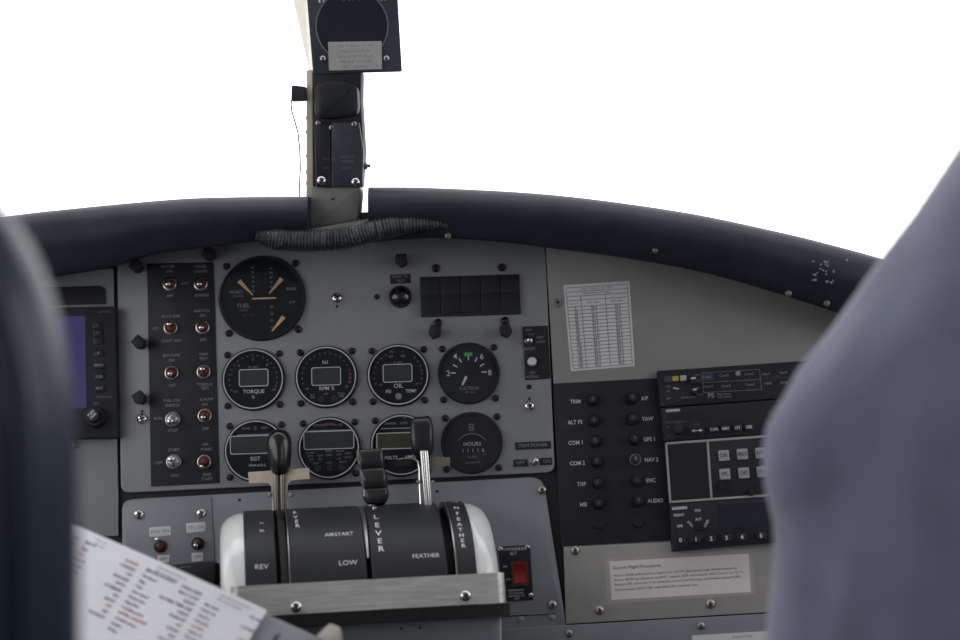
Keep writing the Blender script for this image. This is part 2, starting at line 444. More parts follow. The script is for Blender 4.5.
# suction
g, F, s = gauge_base(468.8, 373.6, 31, 'round SUCTION gauge with white needle and green mark', 'suction_gauge', ring=False, dialm=DIALG)
def rad_ticks(root, s, R0, R1, angs, w, m, name='scale_ticks'):
    mb = MB()
    for a in angs: mb.box((0, 0, .0036), (w * s, (R1 - R0) * s, .0003), Matrix.Rotation(math.radians(a - 90), 4, 'Z') @ Matrix.Translation((0, (R0 + R1) / 2 * s, 0)))
    mb.build(name, m, root, smooth=0)
rad_ticks(g, s, 13, 18, (178, 150, 122, 90, 60, 30, 2), 1.1, WHITE)
lines(g, s, [('2', -20.5, 0, 5.5, B), ('4', -13, 17, 5.5, B), ('6', 13.5, 16, 5.5, B), ('8', 21, -.5, 5.5, B)]); lines(g, s, [('SUCTION', 0, -15.5, 3.2), ('IN. HG.', 1, -19.5, 2.2)], DIM, 'small_lettering')
MB().box((0, 19 * s, .0037), (8 * s, 3.6 * s, .0004)).build('green_arc', GREEN, g, smooth=0)
mb = MB(); M = Matrix.Translation((-4.5 * s, -7.5 * s, .0041)) @ Matrix.Rotation(math.radians(-27), 4, 'Z')
mb.prism([(-.9 * s, -5 * s), (.9 * s, -5 * s), (1.3 * s, 4 * s), (0, 5.3 * s), (-1.3 * s, 4 * s)], -.0002, .0002, M=M); mb.build('needle', WHITE, g, smooth=0)
# EGT
g, F, s = gauge_base(255.8, 451, 31.5, 'round EGT gauge with wide display behind the egg-shaped lever knob', 'exhaust_temperature_gauge')
lcd(g, s, 0, 6, 49, 17)
lines(g, s, [('EGT', 0, -8.3, 3.8, B), ('MAX 610 C', 2, -14.8, 2.4)]); lines(g, s, [('PROBE', -9, 22.5, 2), ('TEMP', 9, 22.5, 2)], DIM, 'small_lettering')
MB().box((0, 22.6 * s, .0036), (2.6 * s, 4 * s, .0003)).build('red_marks', REDM, g, smooth=0)
MB().box((0, 16 * s, .0036), (36 * s, 1 * s, .0003)).build('scale_line', DIM, g, smooth=0)
# fuel computer
g, F, s = gauge_base(329.3, 448.4, 31.5, 'round fuel flow gauge with wide display and tiny buttons, below the N1 gauge', 'fuel_flow_gauge')
lcd(g, s, 0, 8, 49, 17)
lines(g, s, [('CONTROL', -9, 23, 2), ('TO GAL', 9, 23, 2), ('FLOW', -19, -4.5, 2), ('FUEL', 0, -3, 2.4, B), ('1 HOUR', 10, -3.5, 2), ('GPH', -19, -7.5, 2), ('REM', -9, -7.5, 2), ('USED', 0, -7, 2), ('H:M', 10, -7, 2), ('ADD', 19, -6, 2), ('TO', -18, -11, 2), ('RS', -9, -11, 2), ('LO', 10, -11, 2), ('RATE', 19, -10, 2), ('RUN', -13, -15, 2), ('STEP', 0, -15, 2), ('RESET', 14, -14.5, 2)], DIM, 'small_lettering')
MB().box((0, 24 * s, .0036), (9 * s, 2 * s, .0003)).build('red_marks', REDM, g, smooth=0)
MB().box((0, 17.6 * s, .0036), (44 * s, 1 * s, .0003)).build('scale_line', DIM, g, smooth=0)
mb = MB()
for k in (-11.5, 0, 12): mb.lathe([(3.2 * s, .0034), (3.2 * s, .0048), (1.9 * s, .0048), (1.7 * s, .004), (.0001, .004)], k * s, -19.5 * s, 16)
mb.build('push_button', BEZEL, g)
# volts amps
g, F, s = gauge_base(401.5, 445.5, 31.5, 'round VOLTS and AMPS gauge half hidden behind the black lever knob', 'volt_amp_gauge')
lcd(g, s, -3, 4.5, 42, 15, LCDO)
lines(g, s, [('VOLTS', -11, -12.4, 3.3, B), ('AMPS', 9, -12, 3.3, B)]); lines(g, s, [('CHARGE', -11, 22, 2.2), ('AMPS', 3, 22, 2.2), ('DIS', 4, 27, 1.6)], DIM, 'small_lettering')
MB().box((0, 17 * s, .0036), (40 * s, 1 * s, .0003)).build('scale_line', DIM, g, smooth=0)
MB().box((1 * s, -18 * s, .0037), (16 * s, 6 * s, .0004)).build('amp_window', BEZEL, g, smooth=0)
# hour meter
g, F, s = gauge_base(471.8, 443, 31, 'round HOURS meter, right end of the bottom gauge row', 'hour_meter', ring=False, dialm=BEZEL)
lines(g, s, [('HOURS', .5, -1.5, 3.8)], WHITE)
lines(g, s, [('QUARTZ', .5, -14.5, 1.8), ('ELAPSED TIME', .5, -20, 1.7), ('1/10', 12, -12, 1.6)], DIM, 'small_lettering')
mb = MB()
a = [(17 * s * math.cos(math.radians(t)) * 1, (-8 + 17 * math.sin(math.radians(t)) * 1) * s) for t in range(35, 146, 6)]
for k in range(len(a) - 1):
    mb.tube([(a[k][0], a[k][1], .0037), (a[k + 1][0], a[k + 1][1], .0037)], .35 * s, 6)
mb.build('arc_line', DIM, g)
mb = MB(); mb.frame(rrect(0, 15.5 * s, 4.6 * s, 6.6 * s, .2 * s, 1), rrect(0, 15.5 * s, 3.2 * s, 5.2 * s, .2 * s, 1), .0034, .0038); mb.box((0, 15.5 * s, .0036), (4 * s, .9 * s, .0003)); mb.build('emblem', DIM, g, smooth=0)
mb = MB()
for k in range(5): mb.box(((-9 + 5 * k) * s, -8 * s, .0036), (2.9 * s, 4.6 * s, .0004))
mb.build('counter_drum', DIAL, g, smooth=0)
lines(g, s, [('1', -9, -8, 3.6), ('1', -4, -8, 3.6), ('1', 1, -8, 3.6), ('1', 6, -8, 3.6), ('6', 11, -8, 3.8)], WHITE, 'counter_digits', z=.0039)
# fuel quantity
g, F, s = gauge_base(262.5, 298.5, 43.3, 'largest round gauge, FUEL quantity dial with three cream needles', 'fuel_quantity_gauge', ring=False, screws=0)
for dx, dy in ((-36, 34), (33.5, 35), (-33.5, -34.5), (35.5, -32.5)): blackscrew(g, dx * s, dy * s, 3.7 * s, 0)
lines(g, s, [('FUEL', -18.5, -7.5, 4.2), ('FRONT', -26, 6.5, 3), ('REAR', 29, 8, 3)], DIM)
it = []
for i, (a, b) in enumerate((('60', '60'), ('50', '50'), ('40', '40'), ('30', '30'), ('20', '20'), ('10', '10'))):
    it += [(a, -9.5 + .2 * i, 31 - 4.8 * i, 2.2), (b, 9, 30 - 4.8 * i, 2.2), ('-', -4, 30.5 - 4.8 * i, 2.4), ('-', 4, 30.0 - 4.8 * i, 2.4)]
for i, a in enumerate(('40', '30', '20', '10')): it += [(a, 9.5, -9.5 - 7 * i, 2.4), ('-', 3, -9.5 - 7 * i, 2.6)]
it += [('GALS', -18, -12, 2.2), ('QTY', 30, -5.5, 2.2), ('US GALS', -24, 2.5, 2)]
lines(g, s, it, DIM, 'small_lettering')
lines(g, s, [('JET FUEL', -13, -17.5, 2.2)], REDM, 'red_lettering')
def fneedle(x0, y0, x1, y1, w0, w1):
    mb = MB(); d = Vector((x1 - x0, y1 - y0)); L = d.length; M = Matrix.Translation((x0 * s, y0 * s, .0041)) @ Matrix.Rotation(math.atan2(d.y, d.x), 4, 'Z')
    mb.prism([(0, -w0 * s), (L * s, -w1 * s), (L * s, w1 * s), (0, w0 * s)], -.0002, .0002, M=M); mb.build('needle', AMBER, g, smooth=0)
fneedle(-9, 3, -23, 18, .5, 2.2); fneedle(7, 4, 20, 19, .5, 2.2); fneedle(9.5, -34.5, 21.5, -20, .5, 2.2)
mb = MB(); mb.box((2 * s, -.7 * s, .0041), (24 * s, 1.5 * s, .0004)); mb.build('centre_bar', AMBER, g, smooth=0)

# ================================================================== LEFT SWITCH PLATE
swp, WF, wsc = plate('switch_plate', [(147, 263.5), (213.5, 262), (219.5, 483), (151, 486.5)], .8, BLACK, 'tall black plate of ten toggle switches left of the gauges', 'switch plate', z0=0, z1=.0012, bev=.0003)
mb = MB()
def wtext(t, X, Y, h, mbx=mb, Fr=WF, z=.0013, sc=wsc, rot=0.0, **k):
    x, y = Fr.px(X, Y, z); mbx.text(t, x, y, h * sc, z, rot, **k)
for t, X, Y in (('MASTER', 168, 266.5), ('ON', 169.5, 271.5), ('OFF', 170, 296), ('PANEL', 201, 266.5), ('LIGHTS', 201, 271.5), ('NAV', 185, 283.5), ('DIMMER', 202, 295.5),
                ('AUTO IGN', 170.5, 316.5), ('OFF', 155.5, 328.5), ('CONT. IGN', 171, 341), ('ANTI-ICE', 202, 311), ('ON', 202.5, 315.5), ('OFF', 203, 340),
                ('BST PUMP', 171.5, 355.5), ('ON', 171.5, 360.5), ('OFF', 172, 385.5), ('TEMP', 203.5, 354.5), ('TEST', 203.5, 359), ('TORQUE', 204.5, 384.5), ('TEST', 205, 388.5),
                ('FUEL ON/', 172, 400.5), ('ENRICH', 172.5, 405.5), ('RUN', 158, 418.5), ('STOP', 173, 430.5), ('A PUMP', 206.5, 399.5), ('ON', 204.5, 404.5), ('OFF', 205.5, 429),
                ('START', 174, 450), ('OFF', 159, 463), ('GEN', 174.5, 475.5), ('AIR', 205.5, 444.5), ('START', 206.5, 449.5), ('GND', 207, 474.5), ('START', 207, 479)):
    wtext(t, X, Y, 2.9, sx=.95)
mb.build('lettering', DIM, swp, smooth=0)

def toggle(X, Y, label, lever=(0, -3), boot=True, h=.0012, r=8.0, rot=0.0, nutm=BRASSY, big=False, name='toggle_switch', grp='toggle switches on the panels', bootm=REDB):
    F = pframe(X, Y, h, rot); s = F.scale(X, Y); root = thing(name, F, label, 'switch', grp)
    hexp = [(r * s * math.cos(math.radians(60 * k + 20)), r * s * math.sin(math.radians(60 * k + 20))) for k in range(6)]
    hexp = rpoly(hexp, r * .42 * s, 4)
    nut = MB().prism(hexp, 0, .0016, .0006); nut.lathe([(r * .88 * s, .0016), (r * .86 * s, .0026), (r * .74 * s, .0030), (r * .70 * s, .0016)], 0, 0, 28, cap=False)
    nut.build('nut', nutm, root)
    if boot:
        MB().lathe([(r * .68 * s, .0014), (r * .66 * s, .0026), (r * .54 * s, .0042), (r * .38 * s, .0054), (r * .22 * s, .0060), (.0001, .0062)], 0, 0, 24).build('boot', bootm, root)
    else:
        MB().lathe([(r * .66 * s, .0014), (r * .64 * s, .0044), (r * .5 * s, .0056), (.0001, .0060)], 0, 0, 24).build('bushing', STEEL, root)
    L = .013 if not big else .018
    tip = Vector((lever[0] * s, lever[1] * s, L)); base = Vector((0, 0, .004)); d = tip - base
    k = 1.35 if big else 1.0
    MB().tube([base, base + d * .6, base + d * .8, base + d * .92, base + d * 1.0, base + d * 1.03], [1.3 * s * k, 1.7 * s * k, 2.3 * s * k, 2.5 * s * k, 1.8 * s * k, .5 * s * k], 14).build('lever', CHROME, root)
    return root
toggle(170, 284, 'MASTER toggle, red-booted with lever down, top left on the switch plate', (0, -3.2))
toggle(201, 284, 'red-booted toggle at the top right of the switch plate beside MASTER', (0, -3.2))
toggle(171, 328, 'red-booted ignition toggle with its lever up, second down in the left column', (0, 3))
toggle(203, 327.5, 'red-booted ANTI-ICE toggle with lever down, second down in the right column', (0, -3.2))
toggle(172, 373, 'BST PUMP red-booted toggle with lever down, middle of the left column', (0, -3.5))
toggle(204, 372, 'red-booted TEMP TEST toggle with lever up, middle of the right column', (0, 2))
toggle(173, 419.5, 'large bare steel FUEL toggle with lever pulled down, no red boot', (0, -5), False, r=8.6, nutm=STEEL, big=True)
toggle(205, 416, 'red-booted A PUMP toggle in a hexagon nut beside the bare FUEL toggle', (0, -4))
toggle(174, 462, 'bare steel START GEN toggle at the bottom left of the switch plate', (0, 1.5), False, r=8.6, nutm=STEEL, big=True)
toggle(204.5, 462, 'red-booted GND START toggle at the bottom right of the switch plate', (-.8, -7))

# ================================================================== POST LIGHTS (hooded)
def post_light(X, Y, label, ang, k=1.0, tipL=1.0):
    F = pframe(X, Y, 0.0, math.radians(ang)); s = F.scale(X, Y) * k
    root = thing('post_light', F, label, 'panel light', 'hooded post lights on the centre panel')
    MB().lathe([(6.2 * s, 0), (6.2 * s, .002), (5 * s, .003), (5 * s, .013), (4.2 * s, .015), (.0001, .0152)], 0, 0, 26).build('lamp_body', BLACK2, root)
    hood = MB(); P = [(-5.6, 5), (5.6, 5), (6.4, -4), (0, -9.5 * tipL), (-6.4, -4)]
    hood.prism(rpoly([(a * s, b * s) for a, b in P], .8 * s, 3), .009, .019, .001); hood.build('hood', BLACK2, root)
for X, Y, a, l in ((210, 256, 60, 'hooded post light above the big fuel gauge at the switch plate corner'), (138, 268, 60, 'hooded post light at the upper left corner of the centre panel'),
                   (141, 344, 45, 'hooded post light at mid height left of the switch plate'), (141.5, 399, 30, 'hooded post light left of the switch plate just above a bright screw'),
                   (402, 262, 0, 'hooded post light above the round press-to-test lamp'), (435.5, 333, -15, 'hooded post light below the left end of the annunciator block'),
                   (505.5, 332, 15, 'hooded post light below the right end of the annunciator block')):
    post_light(X, Y, l, a, .92)

# ================================================================== ANNUNCIATOR, TEST LAMP, SMALL PLATES
an = pframe(470.5, 295, 0, prot((420, 277), (519, 274))); s = an.scale(470, 295)
root = thing('annunciator_panel', an, 'dark ten-cell annunciator block at the top right of the centre panel', 'annunciator')
MB().prism(an.poly([(420, 277), (519, 274), (521, 313.5), (421, 316.5)], .004), 0, .004, .0006).build('housing', BLACK2, root)
for j in range(2):
    for i in range(5):
        MB().box(((-40 + 20 * i) * s, (9.5 - 19 * j) * s, .0045), (19 * s, 18.4 * s, .0013), bev=.0001).build('lamp_cell', BEZEL, root)
for X, Y in ((436, 268.5), (502, 267.5), (438, 323), (505, 321)):
    x, y = an.px(X, Y); blackscrew(root, x, y, 4.2 * s, 0)
F = pframe(400.5, 297); s = F.scale(400, 297)
root = thing('test_lamp', F, 'round black press-to-test lamp under its small label plate', 'lamp')
MB().lathe([(11.3 * s, 0), (11.3 * s, .004), (10.6 * s, .006), (9.4 * s, .006), (9 * s, .0045)], 0, 0, 32).build('bezel', BLACK2, root)
MB().lathe([(9 * s, .0035), (8.6 * s, .0075), (6 * s, .0098), (3 * s, .0108), (.0001, .0110)], 0, 0, 28).build('lens', KNOB, root)
def labelplate(X, Y, w, h, txt, label, m=BLACK, tm=DIM, th=3.0, rot=0.0, z=0.0):
    F = pframe(X, Y, z, rot); s = F.scale(X, Y); root = thing('label_plate', F, label, 'label', 'small labels on the panels')
    MB().prism(rrect(0, 0, w * s, h * s, .5 * s, 2), 0, .0008, .0002).build('plate', m, root)
    lines(root, s, [(t, a, b, th) for t, a, b in txt], tm, 'lettering', .0009)
labelplate(400.5, 279, 20.5, 9.5, [('PRESS TO', 0, 2), ('TEST', 0, -2.3)], 'small black PRESS TO TEST label above the round lamp', th=2.7)
labelplate(533, 445.5, 36, 7.6, [('TRIM POWER', 0, 0)], 'black TRIM POWER label strip near the lower right of the centre panel', th=3.4, rot=.01)
labelplate(520.5, 463, 14, 7.2, [('OFF', 0, 0)], 'small black OFF label left of the trim power toggle', th=3.4)
labelplate(546, 461.5, 12.5, 7.2, [('ON', 1, 0)], 'small black ON label right of the trim power toggle', th=3.4)
toggle(533.5, 462, 'small bare steel trim power toggle between the OFF and ON labels', (3, .3), False, h=0, r=4.6)
dp, DF, dsc = plate('dimmer_plate', [(522.5, 326.5), (548, 325.5), (550.5, 378.5), (525.5, 380)], .4, BLACK, 'narrow black dimmer plate with a white knob at the right edge of the centre panel', 'switch plate', z0=0, z1=.0012, bev=.0003)
mb = MB()
for t, X, Y, h in (('DIM', 528.5, 330, 2.6), ('NAV', 531.5, 334.5, 2.4), ('INST', 540, 337.5, 2.6), ('LIGHT', 540.5, 342, 2.6), ('BRIGHT', 529.5, 349, 2.6), ('LED', 532.5, 372.5, 2.8), ('INTENS', 532.5, 377, 2.8)):
    x, y = DF.px(X, Y, .0013); mb.text(t, x, y, h * dsc, .0013, sx=.9)
mb.build('lettering', DIM, dp, smooth=0)
F = pframe(532, 362, .0012); s = F.scale(532, 362); root = thing('dimmer_control', F, 'round white dimmer knob on the narrow black plate', 'dimmer')
MB().lathe([(4.6 * s, 0), (4.6 * s, .003), (4.3 * s, .005), (3.8 * s, .0056), (1.4 * s, .0056), (1.2 * s, .0052), (.0001, .0052)], 0, 0, 22).build('cap', mat('ivory_knob', (.62, .61, .58), .35), root)
toggle(528.5, 341, 'small bare toggle near the top of the narrow dimmer plate', (1, -1.5), False, h=.0012, r=4.6, nutm=STEEL)

# ================================================================== LOWER-LEFT SUB SWITCH PLATE
ep, EF, es = plate('engine_switch_plate', [(124.5, 502), (211, 495), (215, 561), (126, 578)], [9, 5, 2, 2], GREYL, 'small light grey plate with two red toggles at lower left above the checklist', 'switch plate', z0=0, z1=.0016)
for X, Y in ((139, 514.5), (201.5, 513.5)):
    x, y = EF.px(X, Y, .0016); add_screw(ep, x, y, 5.2 * es, .0016, CHROME)
def tapelabel(X, Y, w, h, t, label, th, rot=0.02):
    labelplate(X, Y, w, h, [(t, 0, 0)], label, TAPE, INK, th, rot, .0016)
tapelabel(160, 531.5, 21.5, 9.5, 'ENG ON', 'white tape label reading ENG ON above the left red toggle', 3.3, .05)
tapelabel(196, 527.5, 19.5, 9.8, 'TTL ON', 'white tape label reading TTL ON above the right red toggle', 3.3, .05)
tapelabel(163.5, 559, 12, 7.5, 'OFF', 'white OFF tape label half hidden by the checklist', 3.3)
tapelabel(197.5, 557, 11.5, 8.5, 'OFF', 'white OFF tape label below the right red toggle on the grey plate', 3.5)
toggle(160.5, 546.5, 'red-booted toggle with lever up below the ENG ON label', (-1.5, 8), True, h=.0016, r=7.2, nutm=DARKSCREW, name='guarded_switch', bootm=REDB)
toggle(197.8, 543.5, 'red-booted toggle with lever down below the TTL ON label', (0, -3.5), True, h=.0016, r=7.2, nutm=DARKSCREW, name='guarded_switch')
F = pframe(196, 572, 0, .04); s = F.scale(196, 572)
root = thing('black_box', F, 'black rounded box under the small grey switch plate', 'box')
MB().prism(rpoly(F.poly([(164, 565), (212, 561), (216.5, 563), (217, 582), (212, 586), (164, 586)], .02), 3 * s), 0, .02, .003, 3).build('case', BLACK2, root)
MB().box((-7 * s, 4.5 * s, .0203), (12 * s, .8 * s, .0006)).build('lettering', DIM2, root, smooth=0)

# ================================================================== ELT PLATE
elp, ELF, els = plate('locator_switch_plate', [(498, 546.5), (530, 545), (533.5, 600), (503, 601.5)], 2.2, BLACK, 'black emergency locator plate with red rocker right of the quadrant', 'switch plate', z0=0, z1=.0014, bev=.0003)
for X, Y in ((500.5, 549), (527.5, 547.3), (530.8, 595)):
    x, y = ELF.px(X, Y, .0014); add_screw(elp, x, y, 2.4 * els, .0014, CHROME)
mb = MB()
for t, X, Y, h in (('COMMANDER', 513.5, 549.2, 3.0), ('ELT', 513.5, 553.6, 3.2), ('ON', 505, 566.5, 2), ('OFF', 508.5, 579.5, 2), ('EMERGENCY', 516, 590.3, 2), ('FOR AIRCRAFT', 516.5, 593.3, 1.6), ('EMERGENCY USE', 516.5, 596, 1.6), ('ONLY', 517, 598.6, 1.6)):
    x, y = ELF.px(X, Y, .0015); mb.text(t, x, y, h * els, .0015, .02, sx=.95)
mb.build('lettering', WHITE, elp, smooth=0)
F = pframe(520, 573.5, .0014, .02); s = F.scale(520, 573)
root = thing('rocker_switch', F, 'bright red rocker on the black emergency locator plate', 'switch')
MB().frame(rrect(0, 0, 16.5 * s, 24 * s, .8 * s, 2), rrect(0, 0, 12 * s, 18.5 * s, .6 * s, 2), 0, .004).build('surround', mat('dark_red_plastic', (.11, .010, .010), .4), root)
rk = MB(); w = 11.8 * s; pr = [(-9.2, .0052), (-4, .0034), (0, .0028), (4, .0032), (9.2, .0056)]
rk.loft([[(-w / 2, y * s, 0), (w / 2, y * s, 0), (w / 2, y * s, z), (-w / 2, y * s, z)] for y, z in pr]); rk.build('paddle', REDR, root, smooth=25)

# ================================================================== BREAKER PANEL (right)
rotR = prot((553, 383), (655, 378))
bp_, BPF, bps = plate('breaker_panel', [(553, 383.5), (659, 378), (672, 540.3), (561.5, 546.5)], .8, BLACK, 'black circuit breaker panel with two columns of push buttons right of the gauges', 'breaker panel', z0=0, z1=.0014, bev=.0003)
mb = MB()
Lc = [('TRIM', 592, 400.5), ('ALT PS', 593.5, 421), ('COM 1', 594.5, 441.5), ('COM 2', 596, 462), ('TXP', 597, 483), ('HSI', 598, 503.5)]
Rc = [('A/P', 631.5, 398.5), ('YAW', 632.5, 419), ('GPS 1', 634, 439.5), ('NAV 2', 635, 460), ('ENC', 636.5, 480.5), ('AUDIO', 638, 501)]
for t, X, Y in Lc:
    x, y = BPF.px(X - 11, Y + 1, .0015); mb.text(t, x, y, 4.0 * bps, .0015, rotR, align='RIGHT', bold=.015, sx=.86)
for t, X, Y in Rc:
    x, y = BPF.px(X + 9.5, Y + .2, .0015); mb.text(t, x, y, 4.0 * bps, .0015, rotR, align='LEFT', bold=.015, sx=.86)
mb.build('lettering', WHITE, bp_, smooth=0)
def breaker(X, Y, amp, label, blank=False, ring=False):
    F = pframe(X, Y, .0014, rotR); s = F.scale(X, Y); root = thing('circuit_breaker', F, label, 'circuit breaker', 'circuit breakers on the black panel')
    if blank:
        MB().lathe([(5.8 * s, 0), (5.8 * s, .0012), (5 * s, .002), (.0001, .0021)], 0, 0, 24).build('plug', BEZEL, root); return
    MB().lathe([(6.4 * s, 0), (6.4 * s, .0025), (5.6 * s, .0038), (4.6 * s, .0038), (4.6 * s, .002)], 0, 0, 28).build('collar', STEEL if ring else BEZEL, root)
    MB().lathe([(4.4 * s, .001), (4.3 * s, .0095), (3.8 * s, .0105), (.0001, .0106)], 0, 0, 24).build('button', BLACK2, root)
    lines(root, s, [(amp, 0, .3, 3.0)], DIM if not ring else WHITE, 'amp_number', .0107)
for (t, X, Y), a in zip(Lc, ('2', '2', '5', '5', '3', '5')): breaker(X, Y, a, 'black push breaker beside the %s legend' % t)
for (t, X, Y), a in zip(Rc, ('5', '5', '5', '5', '1', '5')): breaker(X, Y, a, 'black push breaker with pale collar beside the NAV 2 legend' if t == 'NAV 2' else 'black push breaker beside the %s legend' % t, ring=t == 'NAV 2')
breaker(599, 523.5, '', 'blank plug below the left breaker column', True); breaker(638.5, 522, '', 'blank plug below the right breaker column', True)

# ================================================================== CHART CARD, NOTICE
rotC = prot((563, 285), (630, 281))
F = pframe(599, 325.5, 0, rotC); s = F.scale(599, 325)
root = thing('chart_card', F, 'white printed table card stuck on the right panel', 'card')
MB().prism(F.poly([(563.3, 285.2), (629.5, 281), (634.8, 366), (571, 371.3)], .0005), 0, .0005).build('sheet', CARD, root, smooth=0)
mb = MB(); mt = MB()
def cpt(u, v): # u,v in 0..1 over the card
    a = Vector((565.8, 288)); b = Vector((627.2, 284)); c = Vector((632.3, 364)); d = Vector((573.2, 368.8))
    p = (a * (1 - u) + b * u) * (1 - v) + (d * (1 - u) + c * u) * v
    return F.px(p.x, p.y, .0007)
def seg(u0, v0, u1, v1, w=.35):
    a = Vector(cpt(u0, v0)); b = Vector(cpt(u1, v1)); t = (b - a).normalized(); n = Vector((-t.y, t.x)) * w * s
    mb.add([(*(a + n), .0007), (*(a - n), .0007), (*(b - n), .0007), (*(b + n), .0007)], [(0, 1, 2, 3)])
rows = [0, .055, .11, .16, .24] + [.24 + .76 * k / 17 for k in range(1, 18)]
for v in rows: seg(0, v, 1, v, .42)
for u in (0, .23, .63, 1): seg(u, .11 if 0 < u < 1 else 0, u, 1, .42)
mb.build('ruled_lines', INKL, root, smooth=0)
for t, v in (('MAX TORQUE VS TEMP', .03), ('PRESSURE ALT TABLE', .085)):
    x, y = cpt(.5, v); mt.text(t, x, y, 2.1 * s, .0007)
for u, t in ((.11, 'ALT FT'), (.42, 'OAT MIN'), (.81, 'OAT MAX')):
    x, y = cpt(u, .2); mt.text(t, x, y, 2 * s, .0007)
for k in range(17):
    v = .24 + .76 * (k + .5) / 17
    for u, t in ((.13, '%d' % (k * 10)), (.43, '%d.%d' % (98 - k, k % 10)), (.82, '%d.%d' % (96 - k, (k * 3) % 10))):
        x, y = cpt(u, v); mt.text(t, x, y, 2.5 * s, .0007, bold=.01)
mt.build('print', INK, root, smooth=0)

rotN = prot((609, 562), (748, 553))
F = pframe(680, 577, .0015, rotN); s = F.scale(680, 577)
root = thing('typed_notice', F, 'typed flight procedures notice taped on the plate under the radios', 'notice')
MB().prism(F.poly([(604, 558), (752, 549), (756, 594.5), (608, 604)], .0003), 0, .0003).build('clear_tape', LAMIN, root, smooth=0)
MB().prism(F.poly([(609, 561.5), (748.5, 553.5), (751, 592), (611.5, 600)], .0006), .0003, .0006).build('sheet', PLACARD, root, smooth=0)
mb = MB()
for t, X, Y, h in (('Summit Flight Procedures', 613, 568.3, 3.3), ('Above 10,000 make position reports on 122.775, the Summit high altitude frequency.', 614, 575.8, 2.3),
                   ('Above 18,000 set altimeter to 29.92", squawk 1277, and monitor ANC Center on 125.55.', 614, 580.3, 2.3),
                   ('Remain VFR within the 5 nm racetrack and around McKinley and Foraker below FL200.', 614.5, 584.8, 2.3), ("Don't exceed 18,000' MSL until within the racetrack area.", 615, 590, 2.3)):
    x, y = F.px(X, Y, .0007); mb.text(t, x, y, h * s, .0008, align='LEFT', sx=(.98 if h > 3 else 1.09))
mb.build('print', INK, root, smooth=0)
F = pframe(730, 640, .006, prot((692, 636), (760, 631))); s = F.scale(730, 640)
root = thing('paper_strip', F, 'white paper label at the bottom edge beside the blue sleeve', 'label')
MB().prism(F.poly([(692, 635.5), (800, 629), (802, 668), (694, 674)], .0005), 0, .0005).build('sheet', CARD, root, smooth=0)
mb = MB(); x, y = F.px(742, 636.5, .0006); mb.text('Summit Only', x, y, 2.6 * s, .0007); mb.build('print', INK, root, smooth=0)

# ================================================================== RADIO STACK
rot1 = prot((657, 370.5), (818, 359.8))
def unit(name, pts, h, label, cat, m=BLACK):
    cx = sum(p[0] for p in pts) / 4; cy = sum(p[1] for p in pts) / 4
    F = pframe(cx, cy, 0, rot1); s = F.scale(cx, cy, h); root = thing(name, F, label, cat)
    MB().prism(rpoly(F.poly(pts, h), 1.2 * s, 3), 0, h, .0012).build('faceplate', m, root)
    return root, F, s
class Let:
    def __init__(s, F, sc, z): s.F = F; s.s = sc; s.z = z; s.mb = MB()
    def t(s, body, X, Y, h, rot=0.0, **k):
        x, y = s.F.px(X, Y, s.z); s.mb.text(body, x, y, h * s.s, s.z, rot, **k)
H = .012
# audio panel
au, AF, as_ = unit('audio_panel', [(657.5, 370.7), (826, 359.3), (828.5, 395), (660.5, 407)], H, 'top black audio selector unit of the radio stack', 'radio')
L = Let(AF, as_, H + .0003)
for t, X, Y in (('Com1', 707, 377), ('Com2', 724, 375.5), ('Com3', 749, 374), ('Com1', 708.5, 386.5), ('Com2', 726, 386), ('Com3', 750, 384.5), ('Nav1', 766.5, 374), ('Nav2', 783.5, 372.5), ('ADF', 800.5, 371.3), ('MKR', 768, 383.5), ('DME', 784, 382.8), ('Aux', 802, 381.5)):
    L.t(t, X, Y, 2.7, align='CENTER')
L.t('PS', 711, 395.8, 4.6, bold=.03)
L.t('Engineering', 724, 394, 2.0); L.t('Audio Selector', 725, 396.8, 1.7)
for t, X, Y in (('VOL', 668, 386.5), ('SQ', 668.3, 391), ('OFF', 668.8, 398.5), ('PLT', 697, 375), ('CPLT', 698, 381), ('ISO', 698, 388), ('CREW', 700, 394.5), ('INTERCOM', 688, 397.5)): L.t(t, X, Y, 1.9)
L.mb.build('lettering', DIM, au, smooth=0)
def rbtn(root, F, s, X, Y, w, h, m, z=H, name='button', hz=.0025, r=.6):
    x, y = F.px(X, Y, z + hz); MB().prism(rrect(x, y, w * s, h * s, r * s, 2), z, z + hz, .0004).build(name, m, root)
rbtn(au, AF, as_, 668, 379.5, 7, 7, BBTN); rbtn(au, AF, as_, 675.5, 378.5, 6.4, 5.2, YEL); rbtn(au, AF, as_, 683.5, 378, 6.2, 5.4, WBTN)
for X, Y, sc in ((692.5, 381, 1), (694, 392, .85)):
    x, y = AF.px(X, Y, H); k = as_ * sc
    kn = MB().lathe([(4.2 * k, H), (4.0 * k, H + .007), (3.5 * k, H + .008), (.0001, H + .0082)], x, y, 20).build('knob', BLACK2, au)
    MB().box((x, y + 1.6 * k, H + .0084), (4.4 * k, 1.5 * k, .0005)).build('pointer_mark', WHITE, kn, smooth=0)
x, y = AF.px(676, 388.5, H); MB().box((0, 0, H + .0003), (5.5 * as_, 1.3 * as_, .0006), Matrix.Translation((x, y, 0)) @ Matrix.Rotation(-.28, 4, 'Z')).build('slide_mark', WHITE, au, smooth=0)
x, y = AF.px(738, 373.5, H); MB().lathe([(2.5 * as_, H), (2.5 * as_, H + .001), (1.2 * as_, H + .001), (.0001, H + .0011)], x, y, 18).build('lamp', DIM, au)
fr = MB()
